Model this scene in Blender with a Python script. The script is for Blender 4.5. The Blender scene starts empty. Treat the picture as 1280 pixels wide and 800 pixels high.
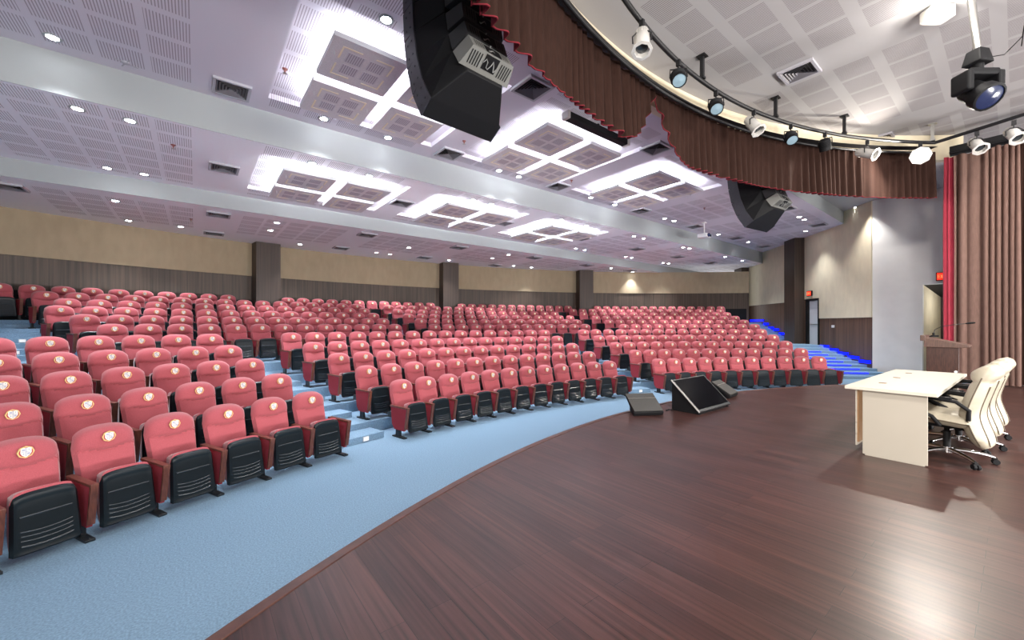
import bpy, bmesh, math, random
from mathutils import Vector, Matrix
random.seed(7)
C = bpy.context.scene.collection
PI = math.pi
sin, cos = math.sin, math.cos

# ------------------------------------------------------------------ materials
def mat(name, color=(.5, .5, .5), rough=.6, metal=0., spec=.5, emit=None, estr=0., noise=None, bump=None, sheen=0., coat=0.):
    m = bpy.data.materials.new(name); m.use_nodes = True
    nt = m.node_tree; b = nt.nodes['Principled BSDF']
    b.inputs['Base Color'].default_value = (*color, 1)
    b.inputs['Roughness'].default_value = rough
    b.inputs['Metallic'].default_value = metal
    b.inputs['Specular IOR Level'].default_value = spec
    if sheen: b.inputs['Sheen Weight'].default_value = sheen
    if coat: b.inputs['Coat Weight'].default_value = coat; b.inputs['Coat Roughness'].default_value = .15
    if emit: b.inputs['Emission Color'].default_value = (*emit, 1); b.inputs['Emission Strength'].default_value = estr
    if noise:                                   # (scale, colour variation, (sx, sy, sz))
        sc, amt, st = noise
        mp = coords(nt, st)
        n = nt.nodes.new('ShaderNodeTexNoise'); n.inputs['Scale'].default_value = sc; n.inputs['Detail'].default_value = 4
        nt.links.new(mp, n.inputs['Vector'])
        r = nt.nodes.new('ShaderNodeValToRGB')
        lo = [max(0, c * (1 - amt)) for c in color]; hi = [min(1, c * (1 + amt)) for c in color]
        r.color_ramp.elements[0].color = (*lo, 1); r.color_ramp.elements[1].color = (*hi, 1)
        r.color_ramp.elements[0].position = .3; r.color_ramp.elements[1].position = .7
        nt.links.new(n.outputs['Fac'], r.inputs['Fac']); nt.links.new(r.outputs['Color'], b.inputs['Base Color'])
        if bump:
            bp = nt.nodes.new('ShaderNodeBump'); bp.inputs['Strength'].default_value = bump; bp.inputs['Distance'].default_value = .01
            nt.links.new(n.outputs['Fac'], bp.inputs['Height']); nt.links.new(bp.outputs['Normal'], b.inputs['Normal'])
    return m

def coords(nt, st=(1, 1, 1), obj=False):
    if obj:
        t = nt.nodes.new('ShaderNodeTexCoord'); o = t.outputs['Object']
    else:
        t = nt.nodes.new('ShaderNodeNewGeometry'); o = t.outputs['Position']
    mp = nt.nodes.new('ShaderNodeMapping'); mp.inputs['Scale'].default_value = st
    nt.links.new(o, mp.inputs['Vector'])
    return mp.outputs['Vector']

class Ex:                                        # small expression builder on math nodes
    def __init__(s, nt, sock): s.nt, s.k = nt, sock
    def op(s, o, b=None, c=None):
        n = s.nt.nodes.new('ShaderNodeMath'); n.operation = o
        for i, v in enumerate((s, b, c)):
            if v is None: continue
            if isinstance(v, Ex): s.nt.links.new(v.k, n.inputs[i])
            else: n.inputs[i].default_value = v
        return Ex(s.nt, n.outputs[0])
    def __add__(s, o): return s.op('ADD', o)
    def __sub__(s, o): return s.op('SUBTRACT', o)
    def __mul__(s, o): return s.op('MULTIPLY', o)
    def __truediv__(s, o): return s.op('DIVIDE', o)
    def fl(s, m): return s.op('FLOORED_MODULO', m)
    def lt(s, v): return s.op('LESS_THAN', v)
    def gt(s, v): return s.op('GREATER_THAN', v)

def ceiling_mat(name, base, x0, y0, ydir, px, tx, py, ty, ymin, ymax):
    """painted board with bays of slotted acoustic tiles: bays repeat every 4.2 m, five tiles to a bay"""
    m = mat(name, base, .85, spec=.2); nt = m.node_tree; b = nt.nodes['Principled BSDF']
    g = nt.nodes.new('ShaderNodeNewGeometry'); sp = nt.nodes.new('ShaderNodeSeparateXYZ'); nt.links.new(g.outputs['Position'], sp.inputs[0])
    X, Y = Ex(nt, sp.outputs[0]), Ex(nt, sp.outputs[1])
    u = (X - x0).fl(4.2)
    bay = u.lt(px * 4 + tx)
    tilex = u.fl(px).lt(tx)
    v = (Y - y0) * ydir
    tiley = v.fl(py).lt(ty) * Y.gt(ymin) * Y.lt(ymax)
    slot = X.fl(.036).lt(.013)
    k = v.fl(py)
    inner = k.gt(.025) * k.lt(ty - .025)
    f = bay * tilex * tiley * slot * inner
    mix = nt.nodes.new('ShaderNodeMix'); mix.data_type = 'RGBA'
    mix.inputs[6].default_value = (*base, 1); mix.inputs[7].default_value = (base[0] * .52, base[1] * .48, base[2] * .49, 1)
    nt.links.new(f.k, mix.inputs[0]); nt.links.new(mix.outputs[2], b.inputs['Base Color'])
    return m

def plank_mat(name, c1, c2, mortar, L, W, rough, streak=.5, swap=True, coat=0.):
    m = mat(name, c1, rough, coat=coat); nt = m.node_tree; b = nt.nodes['Principled BSDF']
    g = nt.nodes.new('ShaderNodeNewGeometry'); sp = nt.nodes.new('ShaderNodeSeparateXYZ'); nt.links.new(g.outputs['Position'], sp.inputs[0])
    cb = nt.nodes.new('ShaderNodeCombineXYZ')
    nt.links.new(sp.outputs[1], cb.inputs[0]); nt.links.new(sp.outputs[0], cb.inputs[1])
    br = nt.nodes.new('ShaderNodeTexBrick'); nt.links.new(cb.outputs[0], br.inputs['Vector'])
    br.inputs['Scale'].default_value = 1; br.inputs['Brick Width'].default_value = L; br.inputs['Row Height'].default_value = W
    br.inputs['Mortar Size'].default_value = .0018; br.inputs['Mortar Smooth'].default_value = .1
    br.inputs['Color1'].default_value = (*c1, 1); br.inputs['Color2'].default_value = (*c2, 1); br.inputs['Mortar'].default_value = (*mortar, 1)
    br.offset = .37
    mp = nt.nodes.new('ShaderNodeMapping'); mp.inputs['Scale'].default_value = (1.1, 34, 1); nt.links.new(cb.outputs[0], mp.inputs['Vector'])
    n = nt.nodes.new('ShaderNodeTexNoise'); n.inputs['Scale'].default_value = 1.; n.inputs['Detail'].default_value = 5; nt.links.new(mp.outputs[0], n.inputs['Vector'])
    r = nt.nodes.new('ShaderNodeValToRGB'); r.color_ramp.elements[0].position = .32; r.color_ramp.elements[1].position = .68
    r.color_ramp.elements[0].color = (1 - streak,) * 3 + (1,); r.color_ramp.elements[1].color = (1 + streak, 1 + streak * .8, 1 + streak * .7, 1)
    nt.links.new(n.outputs['Fac'], r.inputs['Fac'])
    mx = nt.nodes.new('ShaderNodeMix'); mx.data_type = 'RGBA'; mx.blend_type = 'MULTIPLY'; mx.inputs[0].default_value = 1
    nt.links.new(br.outputs['Color'], mx.inputs[6]); nt.links.new(r.outputs['Color'], mx.inputs[7]); nt.links.new(mx.outputs[2], b.inputs['Base Color'])
    n2 = nt.nodes.new('ShaderNodeTexNoise'); n2.inputs['Scale'].default_value = 1.3; n2.inputs['Detail'].default_value = 3; nt.links.new(g.outputs['Position'], n2.inputs['Vector'])
    mr = nt.nodes.new('ShaderNodeMapRange'); mr.inputs['To Min'].default_value = rough - .06; mr.inputs['To Max'].default_value = rough + .1
    nt.links.new(n2.outputs['Fac'], mr.inputs['Value']); nt.links.new(mr.outputs[0], b.inputs['Roughness'])
    bp = nt.nodes.new('ShaderNodeBump'); bp.inputs['Strength'].default_value = .25; bp.inputs['Distance'].default_value = .002
    nt.links.new(br.outputs['Fac'], bp.inputs['Height']); bp.invert = True; nt.links.new(bp.outputs['Normal'], b.inputs['Normal'])
    return m

MT = {}
MT['red'] = mat('seat_fabric', (.36, .078, .094), .9, spec=.2, noise=(140, .12, (1, 1, 1)), bump=.12, sheen=.35)
MT['redpanel'] = mat('panel_fabric', (.36, .045, .062), .9, spec=.2, noise=(160, .12, (1, 1, 1)))
MT['black'] = mat('black_plastic', (.012, .016, .02), .38, noise=(9, .25, (1, 1, 1)))
MT['shell'] = mat('seat_shell_plastic', (.006, .011, .015), .36, spec=.28)
MT['rib'] = mat('seat_shell_rib_highlight', (.035, .045, .055), .22, spec=.7)  # lighter than the shell, so the ribs carry a painted highlight
MT['panelslot'] = mat('light_panel_slot', (.36, .31, .35), .8)
MT['armwood'] = mat('arm_wood', (.135, .042, .026), .33, noise=(14, .4, (8, 1, 1)))
MT['gold'] = mat('crest_gold', (.70, .44, .18), .5, metal=.1)
MT['white'] = mat('crest_white', (.80, .75, .65), .6)
MT['crestblue'] = mat('crest_blue', (.36, .38, .50), .6)
MT['carpet'] = mat('blue_carpet', (.225, .350, .475), .97, spec=.1, noise=(70, .22, (1, 1, 1)), bump=.35)
MT['stagewood'] = plank_mat('stage_planks', (.040, .0185, .0165), (.068, .030, .025), (.014, .006, .006), 1.25, .125, .31, streak=.5)
MT['nosing'] = mat('stage_nosing', (.085, .038, .03), .35, noise=(10, .3, (1, 1, 1)))
MT['wallwood'] = mat('wall_wood_panel', (.070, .047, .033), .5, noise=(1, .45, (17, 17, .35)))
MT['wallwoodred'] = mat('wall_wood_panel_reddish', (.118, .066, .043), .45, noise=(1, .45, (17, 17, .35)))
MT['pillarwood'] = mat('pillar_wood', (.052, .033, .024), .45, noise=(1, .45, (22, 22, .35)))
MT['beige'] = mat('beige_fabric_panel', (.385, .31, .21), .9, spec=.2, noise=(5, .06, (1, 1, .4)))
MT['cream'] = mat('cream_fabric_panel', (.68, .60, .44), .9, spec=.2, noise=(5, .05, (1, 1, .4)))
MT['plaster'] = mat('white_plaster', (.76, .74, .72), .85, spec=.25, noise=(2.2, .03, (1, 1, 1)), bump=.1)
MT['paint'] = mat('ceiling_paint', (.37, .39, .395), .85, spec=.2)
LAV = (.63, .585, .645)  # ceiling tones differ from bay to bay to balance uneven light
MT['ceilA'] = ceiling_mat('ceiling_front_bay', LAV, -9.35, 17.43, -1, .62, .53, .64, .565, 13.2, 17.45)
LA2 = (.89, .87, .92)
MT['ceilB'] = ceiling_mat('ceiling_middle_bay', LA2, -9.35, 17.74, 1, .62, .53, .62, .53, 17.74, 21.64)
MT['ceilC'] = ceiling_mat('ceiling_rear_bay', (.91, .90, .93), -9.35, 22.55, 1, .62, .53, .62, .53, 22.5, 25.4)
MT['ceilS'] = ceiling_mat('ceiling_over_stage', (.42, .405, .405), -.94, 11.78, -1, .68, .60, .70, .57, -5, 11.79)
MT['darkwood'] = mat('dark_wing_wood', (.045, .022, .016), .4, noise=(1, .4, (14, 14, .4)))
MT['matblack'] = mat('matte_black', (.007, .007, .008), .6, spec=.2)
MT['blackmetal'] = mat('black_metal', (.014, .014, .016), .42, metal=.3)
MT['chrome'] = mat('chrome', (.75, .75, .76), .14, metal=1)
MT['steel'] = mat('brushed_steel', (.45, .44, .42), .35, metal=.9)
MT['parwhite'] = mat('lamp_can_paint', (.62, .60, .57), .38, metal=.25)
MT['leather'] = mat('cream_leather', (.40, .355, .27), .45, noise=(26, .05, (1, 1, 1)), bump=.06)
MT['piping'] = mat('dark_piping', (.10, .075, .05), .6)
MT['laminate'] = mat('cream_laminate', (.43, .39, .325), .38, noise=(2, .03, (1, 1, 1)))
MT['laminatetop'] = mat('ivory_laminate', (.60, .565, .48), .33, noise=(2, .02, (1, 1, 1)))
MT['edgebrown'] = mat('brown_edge', (.22, .12, .055), .5)
MT['lectern'] = mat('lectern_wood', (.052, .021, .015), .36, noise=(9, .4, (7, 7, 1)))
MT['lecterntop'] = mat('lectern_top_wood', (.105, .058, .044), .38, noise=(9, .3, (7, 7, 1)))
MT['lining'] = mat('curtain_lining', (.027, .0125, .0092), .9, spec=.1, noise=(30, .15, (1, 1, .2)))
MT['legcloth'] = mat('curtain_taupe_cloth', (.155, .094, .077), .9, spec=.1, noise=(30, .12, (1, 1, .2)))
MT['velvet'] = mat('curtain_red_velvet', (.36, .03, .055), .85, spec=.2, noise=(30, .12, (1, 1, .2)), sheen=.4)
MT['hemred'] = mat('curtain_face_dark_red', (.16, .014, .022), .85, spec=.2, noise=(30, .15, (1, 1, .2)))
MT['ventdark'] = mat('vent_dark', (.02, .02, .022), .7)
MT['ventslat'] = mat('vent_slat', (.16, .15, .165), .6)
MT['ventframe'] = mat('vent_frame', (.40, .385, .42), .6)
MT['panelmauve'] = mat('light_panel_board', (.72, .68, .69), .8, noise=(60, .08, (1, 1, 1)))
MT['paneldark'] = mat('light_panel_slots', (.62, .58, .62), .8)
MT['trimcream'] = mat('panel_trim', (.95, .84, .62), .45)
MT['panelside'] = mat('panel_side', (.62, .62, .64), .7)
MT['lens'] = mat('downlight_lens', (1, 1, 1), .5, emit=(.93, .96, 1), estr=42)
MT['cove'] = mat('cove_light', (1, 1, 1), .5, emit=(.90, .94, 1), estr=26)
MT['blueled'] = mat('blue_led', (.0, .0, .2), .5, emit=(.0, .004, 1), estr=2.6)
MT['exitred'] = mat('exit_red', (.5, .01, .005), .4, emit=(1, .03, .012), estr=.85)
MT['exitglow'] = mat('exit_letters', (.8, .3, .1), .4, emit=(1, .30, .10), estr=1.0)
MT['lamplit'] = mat('lit_lamp', (1, 1, 1), .5, emit=(1, .94, .82), estr=45)
MT['lensglass'] = mat('lamp_glass_dark', (.02, .025, .03), .12)
MT['lensblue'] = mat('lamp_glass_pale', (.22, .32, .38), .15)
MT['lensmover'] = mat('moving_head_glass', (.015, .02, .045), .2, emit=(.02, .08, .5), estr=.06)
MT['grille'] = mat('speaker_grille', (.055, .053, .05), .55, metal=.1, noise=(220, .3, (1, 1, 1)))
MT['screen'] = mat('monitor_screen', (.003, .003, .004), .10, spec=.18)
MT['ampdark'] = mat('amp_dark', (.03, .03, .032), .5)
MT['ampgrey'] = mat('amp_grey', (.20, .20, .185), .5)
MT['doorglass'] = mat('frosted_door_glass', (.62, .64, .66), .3)
MT['plate'] = mat('white_plate', (.8, .8, .8), .4)
MT['steplight'] = mat('step_light_face', (.9, .9, .9), .4, emit=(.95, .97, 1), estr=.35)
MT['copper'] = mat('sprinkler_red', (.22, .06, .05), .4)
MT['cable'] = mat('white_cable', (.25, .25, .24), .5)
MT['bluetag'] = mat('blue_plug', (.02, .07, .5), .4)

# ------------------------------------------------------------------ mesh helper
class M:
    def __init__(s): s.v, s.f, s.m = [], [], []
    def add(s, vs, fs, mi=0, T=None):
        b = len(s.v)
        s.v += [tuple(T @ Vector(p)) if T is not None else tuple(p) for p in vs]
        s.f += [tuple(b + i for i in f) for f in fs]; s.m += [mi] * len(fs); return s
    def box(s, c, d, mi=0, T=None, rot=None, taper=None):
        x, y, z = [k / 2 for k in d]; tx, ty = taper or (1, 1)
        vs = [(-x, -y, -z), (x, -y, -z), (x, y, -z), (-x, y, -z), (-x * tx, -y * ty, z), (x * tx, -y * ty, z), (x * tx, y * ty, z), (-x * tx, y * ty, z)]
        R = rot if rot is not None else Matrix.Identity(3)
        vs = [Vector(c) + R @ Vector(p) for p in vs]
        return s.add(vs, [(0, 3, 2, 1), (4, 5, 6, 7), (0, 1, 5, 4), (1, 2, 6, 5), (2, 3, 7, 6), (3, 0, 4, 7)], mi, T)
    def prism(s, pts, a, b, axis='z', mi=0, T=None):
        n = len(pts)
        def P(p, t): return {'z': (p[0], p[1], t), 'x': (t, p[0], p[1]), 'y': (p[0], t, p[1])}[axis]
        vs = [P(p, a) for p in pts] + [P(p, b) for p in pts]
        fs = [tuple(range(n))[::-1], tuple(range(n, 2 * n))] + [(i, (i + 1) % n, n + (i + 1) % n, n + i) for i in range(n)]
        return s.add(vs, fs, mi, T)
    def tube(s, path, r, n=8, mi=0, T=None, cap=True):
        P = [Vector(p) for p in path]; k = len(P); vs, fs = [], []
        up = None
        for i, p in enumerate(P):
            t = (P[min(i + 1, k - 1)] - P[max(i - 1, 0)]).normalized()
            if up is None: up = Vector((0, 0, 1)) if abs(t.z) < .9 else Vector((1, 0, 0))
            a = t.cross(up).normalized(); up2 = a.cross(t).normalized(); up = up2
            rr = r[i] if isinstance(r, (list, tuple)) else r
            vs += [p + (a * cos(2 * PI * j / n) + up2 * sin(2 * PI * j / n)) * rr for j in range(n)]
        for i in range(k - 1):
            for j in range(n):
                fs.append((i * n + j, i * n + (j + 1) % n, (i + 1) * n + (j + 1) % n, (i + 1) * n + j))
        if cap: fs += [tuple(range(n))[::-1], tuple(range((k - 1) * n, k * n))]
        return s.add(vs, fs, mi, T)
    def lathe(s, prof, n=20, mi=0, T=None):      # prof: (radius, z), closed at the ends when radius is 0
        vs, fs = [], []
        for r, z in prof: vs += [(r * cos(2 * PI * j / n), r * sin(2 * PI * j / n), z) for j in range(n)]
        for i in range(len(prof) - 1):
            for j in range(n): fs.append((i * n + j, i * n + (j + 1) % n, (i + 1) * n + (j + 1) % n, (i + 1) * n + j))
        return s.add(vs, fs, mi, T)
    def grid(s, fn, nu, nv, mi=0, T=None, flip=False):
        vs = [fn(i / nu, j / nv) for j in range(nv + 1) for i in range(nu + 1)]
        fs = []
        for j in range(nv):
            for i in range(nu):
                a = j * (nu + 1) + i; q = (a, a + 1, a + nu + 2, a + nu + 1)
                fs.append(q[::-1] if flip else q)
        return s.add(vs, fs, mi, T)
    def build(s, name, mats, parent=None, loc=(0, 0, 0), rot=(0, 0, 0), smooth=None, bevel=0, seg=2, weld=False):
        me = bpy.data.meshes.new(name); me.from_pydata(s.v, [], s.f)
        mats = mats if isinstance(mats, (list, tuple)) else [mats]
        for q in mats: me.materials.append(MT[q] if isinstance(q, str) else q)
        for p, q in zip(me.polygons, s.m): p.material_index = q
        bm = bmesh.new(); bm.from_mesh(me)
        if weld: bmesh.ops.remove_doubles(bm, verts=bm.verts, dist=1e-4)
        if bevel: bmesh.ops.bevel(bm, geom=[e for e in bm.edges if len(e.link_faces) == 2 and e.calc_face_angle(0) > .5], offset=bevel, segments=seg, affect='EDGES', profile=.5, clamp_overlap=True)
        bmesh.ops.recalc_face_normals(bm, faces=bm.faces)
        bm.to_mesh(me); bm.free()
        if smooth is not None:
            for p in me.polygons: p.use_smooth = True
            me.set_sharp_from_angle(angle=math.radians(smooth))
        o = bpy.data.objects.new(name, me); C.objects.link(o)
        o.location = loc; o.rotation_euler = rot
        if parent: o.parent = parent
        return o

def tag(o, label, cat, group=None, kind=None):
    o['label'] = label; o['category'] = cat
    if group: o['group'] = group
    if kind: o['kind'] = kind
    return o
def thing(name, label, cat, loc=(0, 0, 0), rot=(0, 0, 0), group=None):
    o = bpy.data.objects.new(name, None); C.objects.link(o); o.location = loc; o.rotation_euler = rot
    o.empty_display_size = .1
    return tag(o, label, cat, group)
def struct(m, name, mats, **k):
    o = m.build(name, mats, **k); o['kind'] = 'structure'; return o
def dup(root, loc, rot, label=None, group=None):
    r = root.copy(); C.objects.link(r); r.location = loc; r.rotation_euler = rot
    if label: r['label'] = label
    if group: r['group'] = group
    for ch in root.children:
        c = ch.copy(); C.objects.link(c); c.parent = r
        for g in ch.children:
            d = g.copy(); C.objects.link(d); d.parent = c
    return r
ORD = 'zeroth first second third fourth fifth sixth seventh eighth ninth tenth eleventh twelfth thirteenth fourteenth fifteenth sixteenth seventeenth eighteenth nineteenth twentieth twenty-first twenty-second twenty-third twenty-fourth twenty-fifth'.split()
def Rz(a): return Matrix.Rotation(a, 3, 'Z')
def aim(d, up=(0, 0, 1)):                        # rotation matrix whose -Z looks along d
    return Vector(d).to_track_quat('-Z', 'Y').to_matrix()

# ------------------------------------------------------------------ plan of the hall (metres; arc centre of the rows at the origin, hall axis +Y)
CAMX, CAMY, EYE, YAW = -6.294, 8.169, 2.05, .67
ST = .617                                        # stage height
STR = 12.18                                      # stage edge radius
ROWR = [0, 15.79, 16.79, 17.82, 18.84, 19.86, 21.48, 22.64, 23.68, 24.68, 25.70, 26.71]
ZROW = [0] + [.2163 * k for k in range(11)]
EDGE = [0, 0] + [ROWR[k] - .60 for k in range(2, 12)] + [27.9]
EDGE[6] = 20.46
ZS, ZA, ZB, ZC = 6.92, 6.40, 5.73, 5.31          # ceiling heights over stage, front, middle, rear bay
Y0, Y1, Y2 = 12.80, 17.68, 22.00                 # ceiling steps
RW = 27.7                                        # rear wall radius
def pol(r, t, z=0.): return (r * sin(t), r * cos(t), z)
def wall_theta(r): return PI / 4 + math.asin(min(1, 2.04 / r))
def WP(s, d=0., z=0.):                           # point on the splayed right wall: s along it from the white wall's corner, d into the room
    return (14.59 + (s - d) * .70711, 11.70 + (s + d) * .70711, z)

# ---- camera
cd = bpy.data.cameras.new('camera'); cam = bpy.data.objects.new('camera', cd); C.objects.link(cam)
cd.sensor_width = 36; cd.lens = 36 * 499.4 / 1280; cd.shift_y = 5.5 / 1280; cd.clip_start = .05
cam.location = (CAMX, CAMY, EYE); cam.rotation_euler = (PI / 2, 0, -YAW)
bpy.context.scene.camera = cam
def seen_x(x, y):                                # where a spot lies across the view (used only to leave out seats far outside the frame)
    dx, dy = x - CAMX, y - CAMY
    X = cos(YAW) * dx - sin(YAW) * dy; Z = sin(YAW) * dx + cos(YAW) * dy
    return 640 + 499.4 * X / Z if Z > .3 else -9999

# ------------------------------------------------------------------ shell
def ring(m, r0, r1, t0, t1, z, n, mi=0):         # flat ring sector facing up
    m.grid(lambda u, v: pol(r0 + (r1 - r0) * v, t0 + (t1 - t0) * u, z), n, 1, mi)
def riser(m, r, t0, t1, z0, z1, n, mi=0):
    m.grid(lambda u, v: pol(r, t0 + (t1 - t0) * u, z0 + (z1 - z0) * v), n, 1, mi)

m = M(); m.box((0, 15, -.05), (44, 34, .1)); struct(m, 'floor', 'carpet')
# terraces
RB_END = {1: .686, 2: .698, 3: .7105, 4: .7125, 5: .7165, 6: .742, 7: .746, 8: .748, 9: .748, 10: .750, 11: .768}
m = M()
for k in range(2, 12):
    r0, r1 = EDGE[k], EDGE[k + 1]; t1 = RB_END[k] + .36 / ROWR[k]; t0 = -.95
    ring(m, r0, r1, t0, t1, ZROW[k], 90); riser(m, r0, t0, t1, ZROW[k - 1] - .01, ZROW[k], 90)
    m.grid(lambda u, v: pol(r0 + (r1 - r0) * u, t1, ZROW[k] * v), 2, 1)
struct(m, 'floor_terrace', 'carpet')
# half steps in the stair aisles
m = M()
def half_steps(ks, mid, half):
    for k in ks:
        c = mid(k); w = half / ROWR[k]; r = EDGE[k]; z0, z1 = ZROW[k - 1], (ZROW[k - 1] + ZROW[k]) / 2
        t0, t1 = c - w, c + w; n = 6
        ring(m, r - .46, r + .01, t0, t1, z1, n); riser(m, r - .46, t0, t1, z0 - .005, z1, n)
        for t in (t0, t1): m.grid(lambda u, v: pol(r - .46 + .47 * u, t, z0 - .005 + (z1 - z0 + .005) * v), 1, 1)
half_steps(range(2, 6), lambda k: .2605, .52); half_steps(range(2, 6), lambda k: -.2625, .52)
half_steps(range(7, 12), lambda k: -.004, .48)
half_steps(range(7, 12), lambda k: .394, .60); half_steps(range(7, 12), lambda k: -.405, .60)
struct(m, 'floor_aisle_stairs', 'carpet')
# stair along the right wall
STEPS = [(17.70 + .42 * j, .108 * (j + 1)) for j in range(10)] + [(24.0 + .36 * i, 1.08 + .108 * (i + 1)) for i in range(10)]
m = M()
for i, (r, z) in enumerate(STEPS):
    r1 = STEPS[i + 1][0] if i + 1 < len(STEPS) else 28.6
    t0 = .66 if z < 1 else .74
    zp = STEPS[i - 1][1] if i else 0
    m.grid(lambda u, v: pol(r + (r1 - r) * v, t0 + (wall_theta(r + (r1 - r) * v) + .004 - t0) * u, z), 6, 1)
    m.grid(lambda u, v: pol(r, t0 + (wall_theta(r) + .004 - t0) * u, zp - .005 + (z - zp + .005) * v), 6, 1)
struct(m, 'floor_side_stairs', 'carpet')

# stage
m = M(); n = 120; T0, T1 = -1.5, 1.5
pts = [pol(STR - .07, T0 + (T1 - T0) * i / n) for i in range(n + 1)]
m.prism([(p[0], p[1]) for p in pts] + [(14.5, .5), (14.5, -3), (-14.5, -3), (-14.5, .5)], 0, ST)
struct(m, 'floor_stage', 'stagewood')
m = M()
for r0, r1, z0, z1 in ((STR - .065, STR, .0, ST + .006),):
    m.grid(lambda u, v: pol(r0 + (r1 - r0) * v, T0 + (T1 - T0) * u, z1), n, 1); riser(m, r1, T0, T1, 0, z1, n); riser(m, r0, T0, T1, ST - .01, z1, n)
ring(m, STR, STR + .028, T0, T1, ST - .012, n); riser(m, STR + .028, T0, T1, ST - .06, ST - .012, n)
struct(m, 'trim_1', 'nosing')

# rear wall: black base, wood wainscot, beige panels above
def arc_wall(r, z0, z1, t0, t1, n=64, th=.0):
    m = M(); riser(m, r, t0, t1, z0, z1, n)
    if th: ring(m, r, r + th, t0, t1, z0, n)
    return m
struct(arc_wall(RW, 2.0, 4.02, -.95, .84), 'wall_back', 'wallwood')
struct(arc_wall(RW - .05, 2.0, 3.02, -.95, .835, th=.05), 'baseboard_back', 'matblack')
struct(arc_wall(RW - .05, 4.0, ZC + .02, -.95, .84, th=.06), 'wall_back_panel', 'beige')
# pillars at the rear wall
for t in (-.4685, -.1485, .159, .464):
    m = M(); hw = .43
    R = Rz(-t)
    c = R @ Vector((0, RW - .30, 3.65))
    m.box(c, (2 * hw, .74, 3.34), rot=R)
    struct(m, 'pillar', 'pillarwood')
# right wall
def wall_piece(s0, s1, d, z0, z1, name, mt):
    m = M(); a, b = WP(s0, d), WP(s1, d); a2, b2 = WP(s0, -.12), WP(s1, -.12)
    m.prism([(a[0], a[1]), (b[0], b[1]), (b2[0], b2[1]), (a2[0], a2[1])], z0, z1)
    return struct(m, name, mt)
DS0, DS1 = 3.17, 4.16                            # door
wall_piece(-.01, DS0, 0, 0, 2.33, 'wall_right', 'wallwoodred')
wall_piece(-.01, DS0, .03, 2.33, ZS, 'wall_right_panel', 'cream')
wall_piece(DS0, DS1 + .3, .0, 3.30, ZS, 'wall_right_panel', 'cream')
wall_piece(DS1, 12, 0, 0, 3.24, 'wall_right', 'wallwoodred')
wall_piece(DS1 + .9, 12, .03, 3.24, ZS, 'wall_right_panel', 'cream')
m = M()
a, b = WP(4.34, .47), WP(5.26, .47); a2, b2 = WP(4.34, -.05), WP(5.26, -.05)
m.prism([(a[0], a[1]), (b[0], b[1]), (b2[0], b2[1]), (a2[0], a2[1])], .6, ZS); struct(m, 'pillar', 'pillarwood')
m = M()
a, b = WP(10.15, .50), WP(11.2, .50); a2, b2 = WP(10.15, -.05), WP(11.2, -.05)
m.prism([(a[0], a[1]), (b[0], b[1]), (b2[0], b2[1]), (a2[0], a2[1])], 1.5, ZS); struct(m, 'pillar', 'pillarwood')
# left side of the hall, mirrored (outside the frame)
m = M(); m.prism([(-14.59, 11.7), (-22.5, 19.6), (-22.7, 19.4), (-14.79, 11.5)], 0, ZS); struct(m, 'wall_left', 'cream')
# door in the right wall
m = M()
for s0, s1, z0, z1 in ((DS0, DS0 + .07, 1.0, 3.30), (DS1 - .12, DS1 + .02, 1.0, 3.30), (DS0, DS1, 3.2, 3.30)):
    a, b = WP(s0, .05), WP(s1, .05); a2, b2 = WP(s0, -.14), WP(s1, -.14)
    m.prism([(a[0], a[1]), (b[0], b[1]), (b2[0], b2[1]), (a2[0], a2[1])], z0, z1)
door = struct(m, 'door_1', 'matblack')
m = M(); a, b = WP(DS0 + .07, -.06), WP(DS1 - .12, -.06); a2, b2 = WP(DS0 + .07, -.10), WP(DS1 - .12, -.10)
m.prism([(a[0], a[1]), (b[0], b[1]), (b2[0], b2[1]), (a2[0], a2[1])], 1.03, 3.2); m.build('door_leaf', 'doorglass', door)
m = M(); a = WP(DS0 + .13, -.05, 2.05); b = WP(DS1 - .2, -.05, 2.05); m.tube([a, b], .022); m.build('push_bar', 'steel', door)
# white plaster wall beside the stage, with a passage opening
WX = 14.59
m = M()
m.box((WX + .15, 11.0, 3.46), (.3, 1.40, 6.92)); m.box((WX + .15, 9.6, 5.215), (.3, 1.4, 3.41)); m.box((WX + .15, 5.95, 3.46), (.3, 5.9, 6.92))
struct(m, 'wall_proscenium', 'plaster')
m = M()
m.add([(WX + .3, 10.3, 0), (17.1, 10.05, 0), (17.1, 10.05, 3.14), (WX + .3, 10.3, 3.51)], [(0, 1, 2, 3)])
m.add([(WX + .3, 8.9, 0), (17.1, 8.9, 0), (17.1, 8.9, 3.14), (WX + .3, 8.9, 3.51)], [(0, 1, 2, 3)])
struct(m, 'wall_passage', 'cream')
m = M(); m.add([(WX + .3, 10.3, 3.51), (17.1, 10.05, 3.14), (17.1, 8.9, 3.14), (WX + .3, 8.9, 3.51)], [(0, 1, 2, 3)]); struct(m, 'ceiling_passage', 'matblack')  # soffit coloured black to stand for the shadow on it
m = M(); m.box((17.13, 9.5, 1.6), (.06, 1.3, 3.2)); d2 = struct(m, 'door_2', 'darkwood')
m = M(); m.lathe([(0, 0), (.035, 0), (.035, .05), (0, .05)], 12, T=Matrix.Translation((17.10, 9.72, 2.6)) @ Matrix.Rotation(-PI / 2, 4, 'Y')); m.build('door_knob', 'chrome', d2)
# stage house beyond the curtain and behind the camera
m = M(); m.box((11.2, 4.0, 3.5), (.12, 9.4, 7)); struct(m, 'wall_wing', 'darkwood')

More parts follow.
